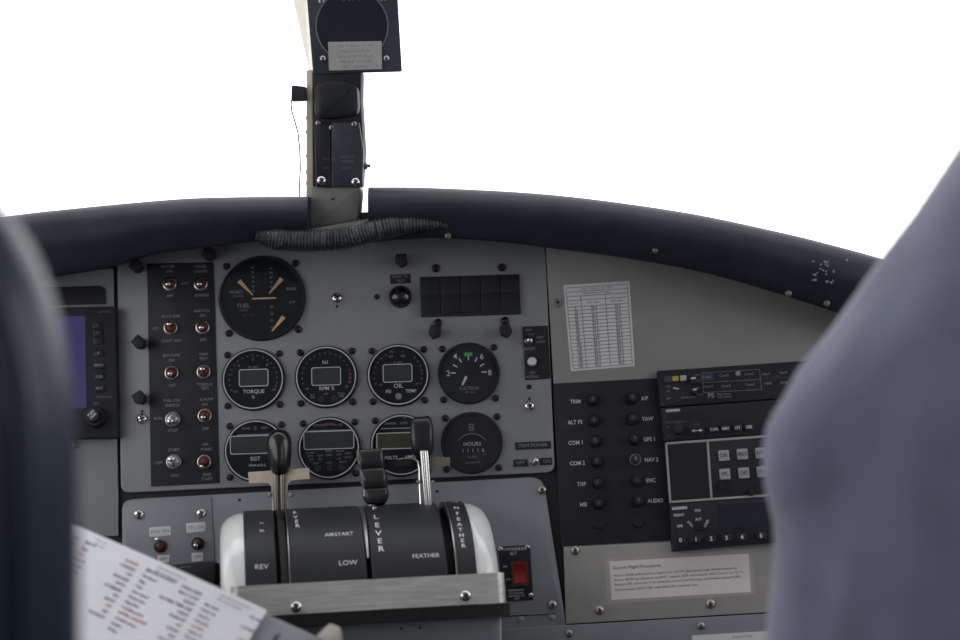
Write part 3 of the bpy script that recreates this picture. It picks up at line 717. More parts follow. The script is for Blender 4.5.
def strip(mbx, F, pts, w, z, s):
    for a, b in zip(pts[:-1], pts[1:]):
        A = Vector(F.px(*a, z)); Bv = Vector(F.px(*b, z)); t = (Bv - A).normalized(); n = Vector((-t.y, t.x)) * w * s / 2; A -= t * w * s / 2; Bv += t * w * s / 2
        V = [(*(A + n), z), (*(A - n), z), (*(Bv - n), z), (*(Bv + n), z)]; V += [(p[0], p[1], z + .0004) for p in V]
        mbx.add(V, [(4, 5, 6, 7), (0, 4, 7, 3), (1, 2, 6, 5), (0, 1, 5, 4), (3, 7, 6, 2)])
strip(fr, AF, [(702, 372.8), (759.5, 369.5), (761.5, 389.5), (703.5, 392.5), (702, 372.8)], .6, H, as_); strip(fr, AF, [(702.5, 382.5), (760.5, 379.5)], .6, H, as_)
fr.build('group_outline', DIM2, au, smooth=0)
for j, (Xs, Ys) in enumerate((((707, 724, 749, 766.5, 783.5, 800.5), (377, 375.5, 374, 374, 372.5, 371.3)), ((708.5, 726, 750, 768, 784, 802), (386.5, 386, 384.5, 383.5, 382.8, 381.5)))):
    for X, Y in zip(Xs, Ys):
        x, y = AF.px(X, Y, H); MB().prism(rrect(x, y, 14.5 * as_, 7.4 * as_, .8 * as_, 2), H, H + .0002).build('selector_key', BBTN if (X, j) == (707, 0) else BEZEL, au, smooth=0)
# radio two
r2, R2F, r2s = unit('communication_radio', [(661, 408), (829, 396), (832, 429), (664.5, 441.5)], H, 'black radio with a row of small lit legends under the audio selector', 'radio')
L = Let(R2F, r2s, H + .0006)
L.t('GARMIN', 673, 410.5, 2.6, bold=.04)
L.mb.build('maker_lettering', WHITE, r2, smooth=0)
L = Let(R2F, r2s, H + .0003)
L.t('PULL SQUELCH', 676, 422, 2.2); L.t('ON', 668, 427, 2); L.t('OFF', 669, 436.3, 2); L.t('FREQ', 697, 424.5, 1.8)
L.mb.build('lettering', DIM2, r2, smooth=0)
MB().prism(R2F.poly([(666.5, 413.5), (827, 402), (828, 415), (667.5, 421)], H + .0002), H, H + .0002).build('display', KNOB, r2, smooth=0)
for t, X, Y, w in (('', 697, 430.5, 14), ('CON', 714, 429.5, 8.5), ('NAV', 725.5, 428.5, 8.5), ('SYS', 737.5, 427.8, 8.5), ('OBS', 749, 427, 8.5), ('TEST', 772, 425.8, 9)):
    rbtn(r2, R2F, r2s, X, Y, w, 7.2, BEZEL, hz=.002)
    x, y = R2F.px(X, Y, H + .0022)
    if t: lines(r2, r2s, [(t, x / r2s, y / r2s, 3.0, {'bold': .015, 'sx': .8})], WHITE, 'key_lettering', H + .0023)
    else:
        mb = MB(); k = r2s; mb.box((x, y, H + .0023), (6 * k, .7 * k, .0004))
        for sg in (-1, 1): mb.prism([(x + sg * 5.6 * k, y), (x + sg * 2.6 * k, y + 1.5 * k), (x + sg * 2.6 * k, y - 1.5 * k)], H + .002, H + .0025)
        mb.build('arrow_symbol', WHITE, r2, smooth=0)
x, y = R2F.px(677, 429.5, H); MB().lathe([(5.6 * r2s, H), (5.4 * r2s, H + .010), (4.8 * r2s, H + .011), (.0001, H + .0112)], x, y, 26).build('knob', BLACK2, r2)
# navigator with pale border
g1, G1F, g1s = unit('navigation_display', [(664.8, 442), (832, 429.8), (837, 491.5), (669.5, 503)], H, 'black navigation unit with pale border lines and square white keys', 'radio', BLACK2)
fr = MB()
strip(fr, G1F, [(666, 443.5), (831, 431.5), (836, 490.5), (670.3, 502), (666, 443.5)], 2.3, H, g1s); strip(fr, G1F, [(707.5, 441), (711.5, 499)], 2.3, H, g1s)
fr.build('border', mat('pale_border', (.30, .28, .27), .5), g1, smooth=0)
MB().prism(rpoly(G1F.poly([(668.5, 446), (705.5, 443.2), (709.3, 497), (672.3, 499.6)], H + .0003), 1.5 * g1s, 3), H, H + .0003).build('display', BEZEL, g1, smooth=0)
for t, X, Y in (('DIR', 724, 455.5), ('MSG', 742.5, 454), ('WPT', 761, 452.8), ('PRC', 779.5, 451.5), ('FPL', 725, 474), ('OBS', 744, 472.8), ('VNV', 762.5, 471.5), ('CLR', 781, 470.2)):
    rbtn(g1, G1F, g1s, X, Y, 10.6, 10.6, mat('white_key', (.30, .30, .31), .5) if 'white_key' not in bpy.data.materials else bpy.data.materials['white_key'], hz=.0024)
    x, y = G1F.px(X, Y, H + .0025); lines(g1, g1s, [(t, x / g1s, y / g1s, 4.0, {'bold': .03, 'sx': .8})], INK, 'key_lettering', H + .0026)
for X, Y in ((722.5, 487), (751, 493)):
    x, y = G1F.px(X, Y, H); MB().lathe([(3.4 * g1s, H), (3.2 * g1s, H + .003), (.0001, H + .0032)], x, y, 18).build('knob', BEZEL, g1)
# transponder
t1, T1F, t1s = unit('transponder', [(669.8, 503.5), (837, 492.2), (840.5, 536.5), (672.5, 551)], H, 'lowest black radio unit with numbered keys and a dark blue window', 'radio')
L = Let(T1F, t1s, H + .0003)
L.t('GARMIN', 679.5, 508.2, 2.8, bold=.05)
for t, X, Y, r in (('IDENT', 679, 515.2, 0), ('VFR', 679.8, 526.3, 0), ('ON', 697.5, 510.5, 0), ('ALT', 698.5, 519.3, 0), ('STBY', 690.5, 524.5, -.9), ('GND', 706.5, 523.5, 1.0)): L.t(t, X, Y, 2.6, r, bold=.02)
L.mb.build('lettering', WHITE, t1, smooth=0)
MB().prism(T1F.poly([(717, 505), (833, 497), (834.5, 522), (719, 530)], H + .0003), H, H + .0003).build('display', mat('dark_blue_window', (.010, .012, .024), .25), t1, smooth=0)
x, y = T1F.px(698.5, 526, H); MB().lathe([(5 * t1s, H), (4.8 * t1s, H + .006), (.0001, H + .0062)], x, y, 24).build('mode_knob', BEZEL, t1)
for t, X, Y in (('0', 680.5, 540.3), ('1', 696, 539.5), ('2', 711.2, 538.8), ('3', 726.5, 538), ('4', 742, 537.2), ('5', 761, 536), ('6', 777, 535), ('7', 793, 534)):
    rbtn(t1, T1F, t1s, X, Y, 10, 7, BEZEL, hz=.0018)
    x, y = T1F.px(X, Y, H + .002); lines(t1, t1s, [(t, x / t1s, y / t1s, 4.0, {'bold': .03})], WHITE, 'key_lettering', H + .0021)

# ================================================================== LEFT NAVIGATOR (blue screen)
F = pframe(60, 361, 0, 0.0); gs = F.scale(60, 361)
gp = thing('moving_map_display', F, 'black moving map unit with dim blue screen at far left beside the seat', 'navigator')
MB().prism(rpoly(F.poly([(-10, 309), (115, 306), (117.5, 437), (-8, 441)], .014), 2 * gs, 3), 0, .014, .0015).build('bezel', BLACK, gp)
MB().prism(F.poly([(0, 317), (85, 316), (86.5, 408), (0, 410)], .0144), .014, .0144).build('screen', SCREEN, gp, smooth=0)
L = Let(F, gs, .0160)
for t, X, Y in (('', 97.5, 325), ('', 97.8, 332.5), ('', 98.2, 340.5), ('D', 98.5, 353), ('MENU', 99, 365), ('CLR', 99.3, 376.5), ('ENT', 99.6, 388.2)):
    x, y = F.px(X, Y, .0155); MB().prism(rrect(x, y, 9.5 * gs, 6.6 * gs, 1.2 * gs, 2), .014, .0157, .0004).build('key', BEZEL, gp)
    if t: L.t(t, X, Y, 2.4, bold=.02)
for t, X, Y in (('<>', 97.8, 332.5), ('+', 97.5, 325), ('-', 98.2, 340.5)): L.t(t, X, Y, 2.6)
L.mb.build('key_lettering', DIM, gp, smooth=0)
L = Let(F, gs, .0142)
for t, X, Y in (('GARMIN', 104, 312), ('GPS', 96, 403.5), ('PUSH ON', 104, 397), ('MSG', 72, 416)): L.t(t, X, Y, 2.4)
L.mb.build('lettering', DIM2, gp, smooth=0)
x, y = F.px(95.5, 417, .02); kb = MB().lathe([(10.5 * gs, .014), (10.3 * gs, .024), (9 * gs, .026), (7 * gs, .026), (6.8 * gs, .034), (6 * gs, .036), (.0001, .0362)], x, y, 32).build('knob', BEZEL, gp)
lines(kb, gs, [('PUSH', x / gs - .8, y / gs + 1.7, 2.3, {'rot': .75, 'bold': .03}), ('CRSR', x / gs + 1.2, y / gs - 1.2, 2.3, {'rot': .75, 'bold': .03})], WHITE, 'knob_lettering', .0364)
F = pframe(70, 295); s2 = F.scale(70, 295)
root = thing('black_cover_plate', F, 'thin black cover plate above the blue-screen navigator', 'plate')
MB().prism(rpoly(F.poly([(-10, 289), (100, 285.5), (105, 288), (105.5, 303.5), (-10, 306)], .003), 2 * s2, 3), 0, .003, .0006).build('plate', BLACK, root)

# ================================================================== GLARESHIELD
gl = thing('glareshield', Frame(Matrix.Translation((0, -.06, 1.17))), 'black padded glareshield band along the foot of the windshield', 'glareshield')
GI = gl.matrix_world.inverted()
def interp(tab, x):
    for a, b in zip(tab[:-1], tab[1:]):
        if a[0] <= x <= b[0]:
            t = (x - a[0]) / (b[0] - a[0]); t2 = t
            return a[1] + (b[1] - a[1]) * t2
    return tab[0][1] if x < tab[0][0] else tab[-1][1]
def smoothtab(tab, x):
    # Catmull-Rom over uneven knots
    n = len(tab)
    for i in range(n - 1):
        if tab[i][0] <= x <= tab[i + 1][0]:
            p1, p2 = tab[i], tab[i + 1]; p0 = tab[max(i - 1, 0)]; p3 = tab[min(i + 2, n - 1)]
            h = p2[0] - p1[0]; t = (x - p1[0]) / h
            m1 = (p2[1] - p0[1]) / max(1e-6, p2[0] - p0[0]) * h; m2 = (p3[1] - p1[1]) / max(1e-6, p3[0] - p1[0]) * h
            return (2 * t ** 3 - 3 * t ** 2 + 1) * p1[1] + (t ** 3 - 2 * t ** 2 + t) * m1 + (-2 * t ** 3 + 3 * t ** 2) * p2[1] + (t ** 3 - t ** 2) * m2
    return interp(tab, x)
GD = 1.69   # distance of the lip from the camera
def ypan(z): return P0.y + (z - P0.z) * math.tan(TILT)
def pad(xs, top, bot):
    rings = []
    for X in xs:
        T = wp(X, smoothtab(top, X), GD + .012); Bm = wp(X, smoothtab(bot, X), GD + .006)
        xx = (T.x + Bm.x) / 2; Hh = T.z - Bm.z; y0 = GD + CAM.y
        pts = [(T.y + .36, T.z - .075), (T.y + .08, T.z - .006), (T.y + .03, T.z - .0008), (T.y, T.z), (T.y - .008, T.z - .004)]
        for k in range(1, 7):
            t = k / 7; pts.append((y0 + .002 - .010 * math.sin(math.pi * t) + (.002 if t > .5 else 0), T.z - .004 - (Hh - .008) * t))
        pts += [(Bm.y - .004, Bm.z + .003), (Bm.y, Bm.z), (Bm.y + .008, Bm.z + .0005), (ypan(Bm.z) - .012, Bm.z + .003), (ypan(T.z - .022) - .012, T.z - .022), (T.y + .10, T.z - .026), (T.y + .36, T.z - .095)]
        rings.append([GI @ Vector((xx, a, b)) for a, b in pts])
    return MB().loft(rings)
topL = [(-120, 240), (0, 217.5), (60, 210), (180, 199), (240, 197), (309, 196.5)]
botL = [(-120, 300), (0, 284), (60, 276), (118, 265.5), (150, 255), (210, 247), (270, 240), (309, 244)]
pad([-120 + 429 * k / 36 for k in range(37)], topL, botL).build('left_pad', PAD, gl, smooth=50)
topR = [(369, 187.2), (420, 187.5), (500, 191), (560, 195.5), (630, 204), (700, 215), (760, 227.5), (820, 241.5), (898, 263.5), (980, 296), (1080, 345)]
botR = [(369, 243), (400, 239.5), (440, 238), (500, 242), (560, 249.5), (630, 259), (700, 272), (760, 288.5), (850, 318), (980, 370), (1080, 415)]
pad([369 + 711 * k / 56 for k in range(57)], topR, botR).build('right_pad', PAD, gl, smooth=50)
br = MB(); a = wp(309, 214, GD + .06); b = wp(369, 212, GD + .06); c = wp(309, 246, GD + .06)
br.prism([(a.x, a.z - .009), (b.x, a.z - .009), (b.x, b.z), (a.x, b.z)], 0, .2, M=GI @ mk(Vector((1, 0, 0)), Vector((0, 0, 1)), Vector((0, -1, 0)), Vector((0, a.y + .2, 0))))
a = wp(306, 230, GD + .014); b = wp(371, 218.5, GD + .014); c = wp(306, 247, GD + .014)
br.prism([(a.x, c.z), (b.x, c.z), (b.x, b.z), (a.x, a.z)], 0, .008, M=GI @ mk(Vector((1, 0, 0)), Vector((0, 0, 1)), Vector((0, -1, 0)), Vector((0, a.y, 0))))
br.build('centre_bridge', BRACK, gl, smooth=0)
tr = MB(); path = [(256, 236), (272, 238.5), (290, 240.5), (315, 240.5), (345, 238.5), (370, 231.5), (392, 226.5), (420, 224), (450, 224.5)]
dense = []
for i in range(120):
    X = 256 + 194 * i / 119; Y = smoothtab(path, X)
    base = 10.5 if X < 390 else 10.5 - (X - 390) / 60 * 6
    if X < 275: base = 4 + (X - 256) / 19 * 6.5
    r = (base + (.9 if i % 2 else -.5) + .5 * noise.noise((i * .7, 0, 0))) * .00101
    dense.append((GI @ wp(X, Y, GD - .004 + (0 if X < 380 else (X - 380) * .00010)), r))
tr.tube([p for p, r in dense], [r for p, r in dense], 14); tr.build('crinkled_trim', HOSE, gl, smooth=60)
for X, Y in ((655, 250), (788.5, 293.5), (827, 303.5), (448, 236), (846, 262)):
    p = GI @ wp(X, Y, GD + .0); 
    MB().lathe([(.0032, -.006), (.0032, .001), (.002, .0022), (.0001, .0025)], 0, 0, 14, M=Matrix.Translation(p) @ Matrix.Rotation(math.pi / 2, 4, 'X')).build('snap', mat('tarnished_snap', (.16, .15, .13), .5, metal=.6), gl)
# glints of a decal on the lip, painted as pale grey specks
rr = random.Random(3); mb = MB()
for k in range(26):
    X = 812 + rr.random() * 22; Y = 261 + rr.random() * 22; p = GI @ wp(X, Y, GD - .0105)
    mb.box((0, 0, 0), (.0006 + .0016 * rr.random(), .0006 + .002 * rr.random(), .0006), M=Matrix.Translation(p) @ Matrix.Rotation(math.pi / 2, 4, 'X') @ Matrix.Rotation(rr.random() * 3, 4, 'Z'))
mb.build('decal_glints', mat('decal_glint_grey', (.22, .23, .24), .4), gl, smooth=0)

# ================================================================== COMPASS AND MOUNT
CD = GD + .03
F = vframe(355, 36, CD); s = F.scale(355, 36)
co = thing('magnetic_compass', F, 'black-faced tan magnetic compass box at the top of the centre post', 'compass')
fr_ = [(302, -60), (394, -62), (402, 71.5), (313, 74)]
bk_ = [(278, -66), (384, -66), (396, 68), (309.5, 72.5)]
f3 = [(*p, 0) for p in F.poly(fr_, 0)]; b3 = [(*p, -.085) for p in F.poly(bk_, -.085)]
MB().loft([b3, f3]).build('case', CASE, co, smooth=0)
MB().prism(rpoly(F.poly(fr_, .004), 2 * s, 3), 0, .004, .001).build('face', NAVYBOX, co)
x, y = F.px(352, 26, .004); MB().frame(circ(x, y, 36.5 * s, 56), circ(x, y, 35.3 * s, 56), .004, .0046).build('lens_ring', DIM2, co)
MB().lathe([(35 * s, .004), (35 * s, .0044), (.0001, .0044)], x, y, 48).build('lens', mat('compass_lens', (.010, .014, .020), .12), co)
mb = MB()
for dx, t in ((-7, '3'), (0, '33'), (9, '30')): mb.text(t, x + dx * s, y + 27 * s, 4 * s, .0046)
mb.build('card_lettering', DIM, co, smooth=0)
MB().prism(F.poly([(328, 42), (381.5, 41), (382, 69), (329, 70.5)], .006), .0040, .0060).build('correction_card', SILVERL, co, smooth=0)
mb = MB()
for i, t in enumerate(('FOR  N  30  60  E  120  150', 'STEER  2  31  61  89  119', 'FOR  S  210  240  W  300  330', 'STEER 181 211 240 270 300', 'DATE    RADIO ON')):
    x, y = F.px(355, 46 + 5.2 * i, .006); mb.text(t, x, y, 2.0 * s, .0061)
mb.build('card_print', INK, co, smooth=0)
for X, Y in ((321.5, 1), (383, -1), (323, 58.5), (386.5, 58.5)):
    x, y = F.px(X, Y, .004); add_screw(co, x, y, 3 * s, .004, STEEL)
F = vframe(336, 228, CD + .01); s = F.scale(336, 200)
cm = thing('compass_mount', F, 'black and olive post carrying the compass above the glareshield notch', 'mount')
def vprism(name, pts, z0, z1, m, parent, bev=.001, r=1.5): 
    return MB().prism(rpoly(F.poly(pts, z1), max(r * s, bev * 1.6), 3), z0, z1, bev).build(name, m, parent)
vprism('bracket', [(308.5, 229), (310, 186), (361.5, 186), (358, 222)], -.03, .012, BRACK, cm, .003, 2)
x, y = F.px(333, 199, .012); MB().box((x, y, .0121), (3.6 * s, 1.8 * s, .0006)).build('slot', DARK, cm, smooth=0)
vprism('side_strip', [(306.5, 70), (312.5, 70), (313, 195), (308, 229), (306, 229)], -.035, .010, CASE, cm, .0006, .3)
vprism('body', [(311, 70), (361.5, 69), (361, 100), (364, 150), (361.5, 187), (311, 187)], -.03, .010, BLACK2, cm, .002, 2)
vprism('clamp', [(314, 84), (335, 79), (353, 83), (358.5, 88), (359.5, 115), (330, 119), (314, 118)], .010, .022, BEZEL, cm, .005, 4)
vprism('left_cover', [(314.5, 122), (330, 124), (331, 187), (316, 187)], .010, .017, BEZEL, cm, .001, 1)
cvp = vprism('cover_plate', [(331.5, 122), (359, 122), (363.5, 150), (362.5, 187), (331.5, 187)], .010, .018, NAVYBOX, cm, .001, 1.5)
for X, Y, r in ((321.5, 180.5, 4.6), (355.5, 182, 4.4), (331.5, 127.5, 2.6), (318, 123, 2.4), (354, 124, 2.8)):
    x, y = F.px(X, Y, .018); add_screw(cm, x, y, r * s, .0165, CHROME if r > 4 else STEEL)
mb = MB()
for t, X, Y, h in (('N-S', 326, 159, 2.4), ('E-W', 326, 168, 2.4), ('ADJ', 334, 160, 2), ('MAGNETIC', 347, 157, 2.2), ('COMPASS', 347, 161.5, 2.2), ('LIGHT', 346, 168, 2.2), ('- - -', 350, 141, 2.2), ('- -', 325, 140, 2.2)):
    x, y = F.px(X, Y, .0185); mb.text(t, x, y, h * s, .0185)
mb.build('lettering', DIM2, cm, smooth=0)
nx, ny = F.px(362, 166, .0); M = Matrix.Translation((nx, ny, 0)) @ Matrix.Rotation(math.pi / 2, 4, 'Y')
MB().lathe([(2.5 * s, -.001), (2.5 * s, 2 * s), (4 * s, 2 * s), (4 * s, 5 * s), (2 * s, 5 * s), (1.8 * s, 8.5 * s), (.0001, 8.6 * s)], 0, 0, 10, M=M).build('side_nut', STEEL, cm)
for Y in (118, 132, 156, 172, 183):
    x, y = F.px(306.8, Y, .004); MB().lathe([(.0018, -.001), (.0018, .0012), (.0001, .0016)], 0, 0, 10, M=Matrix.Translation((x, y, .004)) @ Matrix.Rotation(-math.pi / 2, 4, 'Y')).build('rivet', STEEL, cm)
F = vframe(297, 93, CD - .002); s = F.scale(297, 93)
root = thing('light_plug', F, 'small black plug on the left side of the compass post with a thin wire', 'plug')
MB().prism(rpoly(F.poly([(291.5, 85), (306, 86.5), (306, 100.5), (291, 101)], .006), 2 * s, 3), -.006, .006, .0008).build('housing', BLACK2, root)
w = [(292, 99), (291, 104), (291.8, 111), (294.5, 120), (298, 133), (299.8, 150), (300.3, 168), (299.6, 182), (299.4, 198)]
MB().tube([F.I @ wp(X, Y, CD + .0 + i * .004) for i, (X, Y) in enumerate(w)], .0007, 8).build('wire', RUBBER, root)

# ================================================================== ENGINE LEVER QUADRANT
rotQ = .027
QF = pframe(362, 560, .03, rotQ); QF = Frame(QF.M @ Matrix.Rotation(math.radians(8), 4, 'Y')); q = QF.scale(362, 560, .08)
quad = thing('lever_quadrant', QF, 'black drum-shaped engine control quadrant with aluminium front bar', 'control quadrant')
# the drum is seen along its axis (local x); find its centre height so that its top meets the photographed edge
RAD = .100
# camera direction in local y/z to place the tangent line
def drum_center():
    o = QF.I @ CAM
    best = None
    _, ytop = QF.px(362, 505.5, 0.0)
    d = QF.I.to_3x3() @ ray(362, 505.5)
    # line in (y,z): o + t d ; distance from (yc, 0) to the line must be RAD
    n = Vector((d.z, -d.y)).normalized()      # normal in (y,z)
    if n.x < 0: n = -n
    # (yc - oy)*n.x + (0 - oz)*n.y = -RAD
    return o.y + (-RAD + o.z * n.y) / n.x
YC = drum_center()
def dpx(X, Y, R=RAD):
    """pixel -> point on the drum surface of radius R"""
    o = QF.I @ CAM; d = QF.I.to_3x3() @ ray(X, Y)
    a = d.y ** 2 + d.z ** 2; b = 2 * ((o.y - YC) * d.y + o.z * d.z); c = (o.y - YC) ** 2 + o.z ** 2 - R * R
    D = b * b - 4 * a * c
    t = (-b - math.sqrt(max(D, 0))) / (2 * a); return o + d * t
def dang(p): return math.atan2(p.y - YC, p.z)
def dx(X, Y=560): return dpx(X, Y).x
def drumseg(x0, x1, R0=RAD, R1=None, a0=-62, a1=104, n=56, bev=.0012, inner=.012):
    R1 = R1 or R0; rings = []
    prof = [(x0, R0 - inner), (x0, R0 - bev), (x0 + bev, R0), (x1 - bev, R1), (x1, R1 - bev), (x1, R1 - inner)]
    for k in range(n + 1):
        a = math.radians(a0 + (a1 - a0) * k / n)
        rings.append([(x, YC + r * math.sin(a), r * math.cos(a)) for x, r in prof])
    return MB().loft(rings)
X = [dx(v) for v in (244.5, 276, 289.5, 366, 371.5, 446.5, 456.5, 476)]
LETW = mat('drum_legend_white', (.72, .72, .73), .6)
covers = [drumseg(X[k_], X[k_ + 1]).build('cover', DRUM, quad) for k_ in (0, 2, 4, 6)]
drumseg(X[0] + .002, X[7] - .002, RAD - .020, bev=.0005, inner=.03).build('core', DARK, quad)
# thin bright slot edge
drumseg(X[6] - .0012, X[6] + .0002, RAD + .0004, bev=.0001, inner=.006).build('slot_edge', STEEL, quad)
drumseg(X[2] - .0008, X[2] + .0002, RAD + .0002, bev=.0001, inner=.006).build('slot_edge', STEEL, quad)
def endcap(x0, x1, name):
    # x0 inner side, x1 outer; rounded shoulder and closed side
    rings = []; sg = 1 if x1 > x0 else -1; w = abs(x1 - x0)
    prof = [(x0, RAD - .03), (x0, RAD - .002)]
    for k in range(0, 9):
        t = math.pi / 2 * k / 8; prof.append((x0 + sg * w * math.sin(t), RAD - .002 - .018 * (1 - math.cos(t))))
    prof.append((x1, .03))
    prof.append((x0, .03))
    for k in range(61):
        a = math.radians(-62 + 166 * k / 60)
        rings.append([(x, YC + r * math.sin(a), r * math.cos(a)) for x, r in prof])
    MB().loft(rings).build(name, CAPW, quad, smooth=50)
XL = dx(219.5); XR = dx(500.5)
endcap(X[0], XL, 'end_cap'); endcap(X[7], XR, 'end_cap')
# pedestal body below, bar and rubber lip
def qpt(Xp, Yp, h): return QF.px(Xp, Yp, h)
HB = RAD + .010
barpoly_y = [qpt(360, 579.8, HB)[1], qpt(360, 610.5, HB)[1]]
def ushape(x0, x1, zf, zb, th, r):
    """plan outline (x,z) of a U-shaped strip with rounded front corners"""
    o = [(x0, zb)]; 
    for k in range(7): a = math.pi - math.pi / 2 * k / 6; o.append((x0 + r + r * math.cos(a), zf - r + r * math.sin(a)))
    for k in range(7): a = math.pi / 2 - math.pi / 2 * k / 6; o.append((x1 - r + r * math.cos(a), zf - r + r * math.sin(a)))
    o.append((x1, zb)); i = [(x1 - th, zb)]
    ri = max(r - th, .001)
    for k in range(7): a = math.pi / 2 * k / 6; i.append((x1 - th - ri + ri * math.cos(a), zf - th - ri + ri * math.sin(a)))
    for k in range(7): a = math.pi / 2 + math.pi / 2 * k / 6; i.append((x0 + th + ri + ri * math.cos(a), zf - th - ri + ri * math.sin(a)))
    i.append((x0 + th, zb)); return o, i
def uextr(x0, x1, zf, zb, th, r, y0, y1, name, m, parent):
    o, i = ushape(x0, x1, zf, zb, th, r); P = o + i; n = len(o)
    mb = MB(); V = [(x, y, z) for y in (y0, y1) for x, z in P]; N = len(P); F_ = []
    for k in range(N): j = (k + 1) % N; F_.append((k, j, N + j, N + k))
    for k in range(n - 1):
        F_.append((k, N - 1 - k, N - 2 - k, k + 1)); F_.append((N + k, N + k + 1, N + N - 2 - k, N + N - 1 - k))
    mb.add(V, F_); return mb.build(name, m, parent, smooth=35)
xb0 = qpt(231, 600, HB)[0]; xb1 = qpt(506.5, 586, HB)[0]
bar = uextr(xb0, xb1, HB, -.02, .0025, .010, barpoly_y[1], barpoly_y[0], 'front_bar', ALU, quad)
for Xp, Yp in ((296, 607), (465.5, 596)):
    x, y = qpt(Xp, Yp, HB); add_screw(bar, x, y, 5.6 * q, HB, CHROME)
xl0 = qpt(229, 610, HB + .004)[0]; xl1 = qpt(511, 600, HB + .004)[0]
yl0 = qpt(360, 610.5, HB + .004)[1]; yl1 = qpt(360, 624, HB + .004)[1]
uextr(xl0, xl1, HB + .004, -.02, .008, .011, yl1, yl0 - .0005, 'rubber_lip', RUBBER, quad)
x0 = qpt(236, 640, HB)[0]; x1 = qpt(503, 625, HB)[0]
body = MB(); o, i = ushape(x0, x1, HB - .004, -.028, .01, .012)
V = [Vector((x, yl1 - .0002, z)) for x, z in o]; n = len(o)
for v in V[:n]:
    g = QF.M @ v; V.append(QF.I @ Vector((g.x, g.y, FLOORZ)))
body.add(V, [tuple(range(n)), tuple(range(n, 2 * n))[::-1]] + [(k, (k + 1) % n, n + (k + 1) % n, n + k) for k in range(n)]); body.build('pedestal_body', GREYL, quad, smooth=35)
for Xp, Yp in ((401.5, 628.5), (420, 627.5)):
    x, y = qpt(Xp, Yp, HB - .004); MB().lathe([(1.5 * q, HB - .0045), (1.5 * q, HB - .0038), (.0001, HB - .0037)], x, y, 12).build('hole', DARK, quad)
# drum lettering, wrapped on the surface
LT = [MB() for _ in range(4)]
def dtext(t, Xp, Yp, h, bold=.0, sx=1.08):
    p = dpx(Xp, Yp); a0 = dang(p); V, Fc = text_geo(t, 'CENTER', bold); k = h * q / .70; ka = k / max(.45, math.cos(a0 - .2)); W = []
    for v in V:
        a = a0 + v[1] * ka / RAD; r = RAD + .0003
        W.append((p.x + v[0] * k * sx, YC + r * math.sin(a), r * math.cos(a)))
    LT[0 if p.x < X[1] else 1 if p.x < X[3] else 2 if p.x < X[5] else 3].add(W, Fc)
for t, Xp, Yp, h in (('P1', 262, 523.5, 2.8), ('B2', 262, 531, 2.8), ('REV', 261.5, 567, 5.2), ('AIRSTART', 339, 534.5, 4.2), ('LOW', 348, 563, 5.2), ('FEATHER', 426, 556, 4.4)): dtext(t, Xp, Yp, h)
def column(t, x0, y0, x1, y1, h):
    n = len(t)
    for k, c in enumerate(t):
        f = k / (n - 1); dtext(c, x0 + (x1 - x0) * f, y0 + (y1 - y0) * (f ** .95), h, .015, 1.15)
column('LEVER', 293.5, 508, 297.5, 526, 4.4); column('PLEVER', 374.5, 508.5, 381, 549, 6.0); column('UNFEATHER', 455.5, 502, 463.5, 546, 4.4)
for k_, c_ in enumerate(covers): LT[k_].build('lettering', LETW, c_, smooth=0)

# --- levers: each swings on its own, so each is a thing
def lframe(Xp, Yp, h): return Frame(PANEL.M @ Matrix.Translation((*PANEL.px(Xp, Yp, h), h)) @ Matrix.Rotation(rotQ, 4, 'Z'))
HL = .040
F = lframe(279, 512, HL); s = F.scale(279, 490)
pw = thing('power_lever', F, 'tall lever with glossy black egg-shaped knob and tan cross plate', 'lever')
kc = F.px(279.5, 452); 
prof = [(.0001, -23.5), (5, -23), (8.3, -20.5), (10.2, -15), (11.4, -7), (12.3, 2), (12.6, 9), (11.9, 14.5), (9.6, 19.2), (6, 21.8), (3, 22.8), (.0001, 23)]
MB().lathe([(r * s, z * s) for r, z in prof], 0, 0, 36, M=Matrix.Translation((*kc, 0)) @ Matrix.Rotation(-math.pi / 2, 4, 'X') @ Matrix.Rotation(0, 4, 'Z')).build('knob', KNOB, pw)
st = MB(); 
for dx_ in (-3.2, 3.2):
    a = F.px(279 + dx_, 470); b = F.px(279.5 + dx_, 515)
    st.tube([(*a, 0), (*b, 0), (b[0], b[1] - .05, -.012)], [2.6 * s, 2.6 * s, 2.6 * s], 10)
st.build('stem', mat('dark_worn_steel', (.17, .16, .14), .3, metal=1.0), pw)
T_ = [(248, 472.2), (274, 470.3), (285, 469.8), (309, 467.8), (309.5, 479), (292, 480.5), (287.5, 484), (286.5, 516), (272.5, 516), (271.5, 487), (268, 483), (249, 483.5)]
MB().prism(F.poly(T_, -3 * s), -4.6 * s, -3 * s, .0004).build('cross_plate', BEIGE, pw, smooth=0)
for Xp in (269.5, 291):
    x, y = F.px(Xp, 494.5, -2 * s); MB().lathe([(2.8 * s, -6 * s), (2.8 * s, 0), (2.2 * s, 1.5 * s), (.0001, 1.6 * s)], x, y, 12).build('bolt', CHROME, pw)
# lower stem inside the slot
a = dpx(281, 520, RAD - .002); ar = []
for k in range(12):
    t = math.radians(80 - 118 * k / 11); r = RAD - .004
    ar.append(F.I @ (QF.M @ Vector((dpx(281.5 + .35 * k, 540).x, YC + r * math.sin(t), r * math.cos(t)))))
MB().tube(ar, 4.4 * s, 8).build('slot_strip', RUBBER, pw)

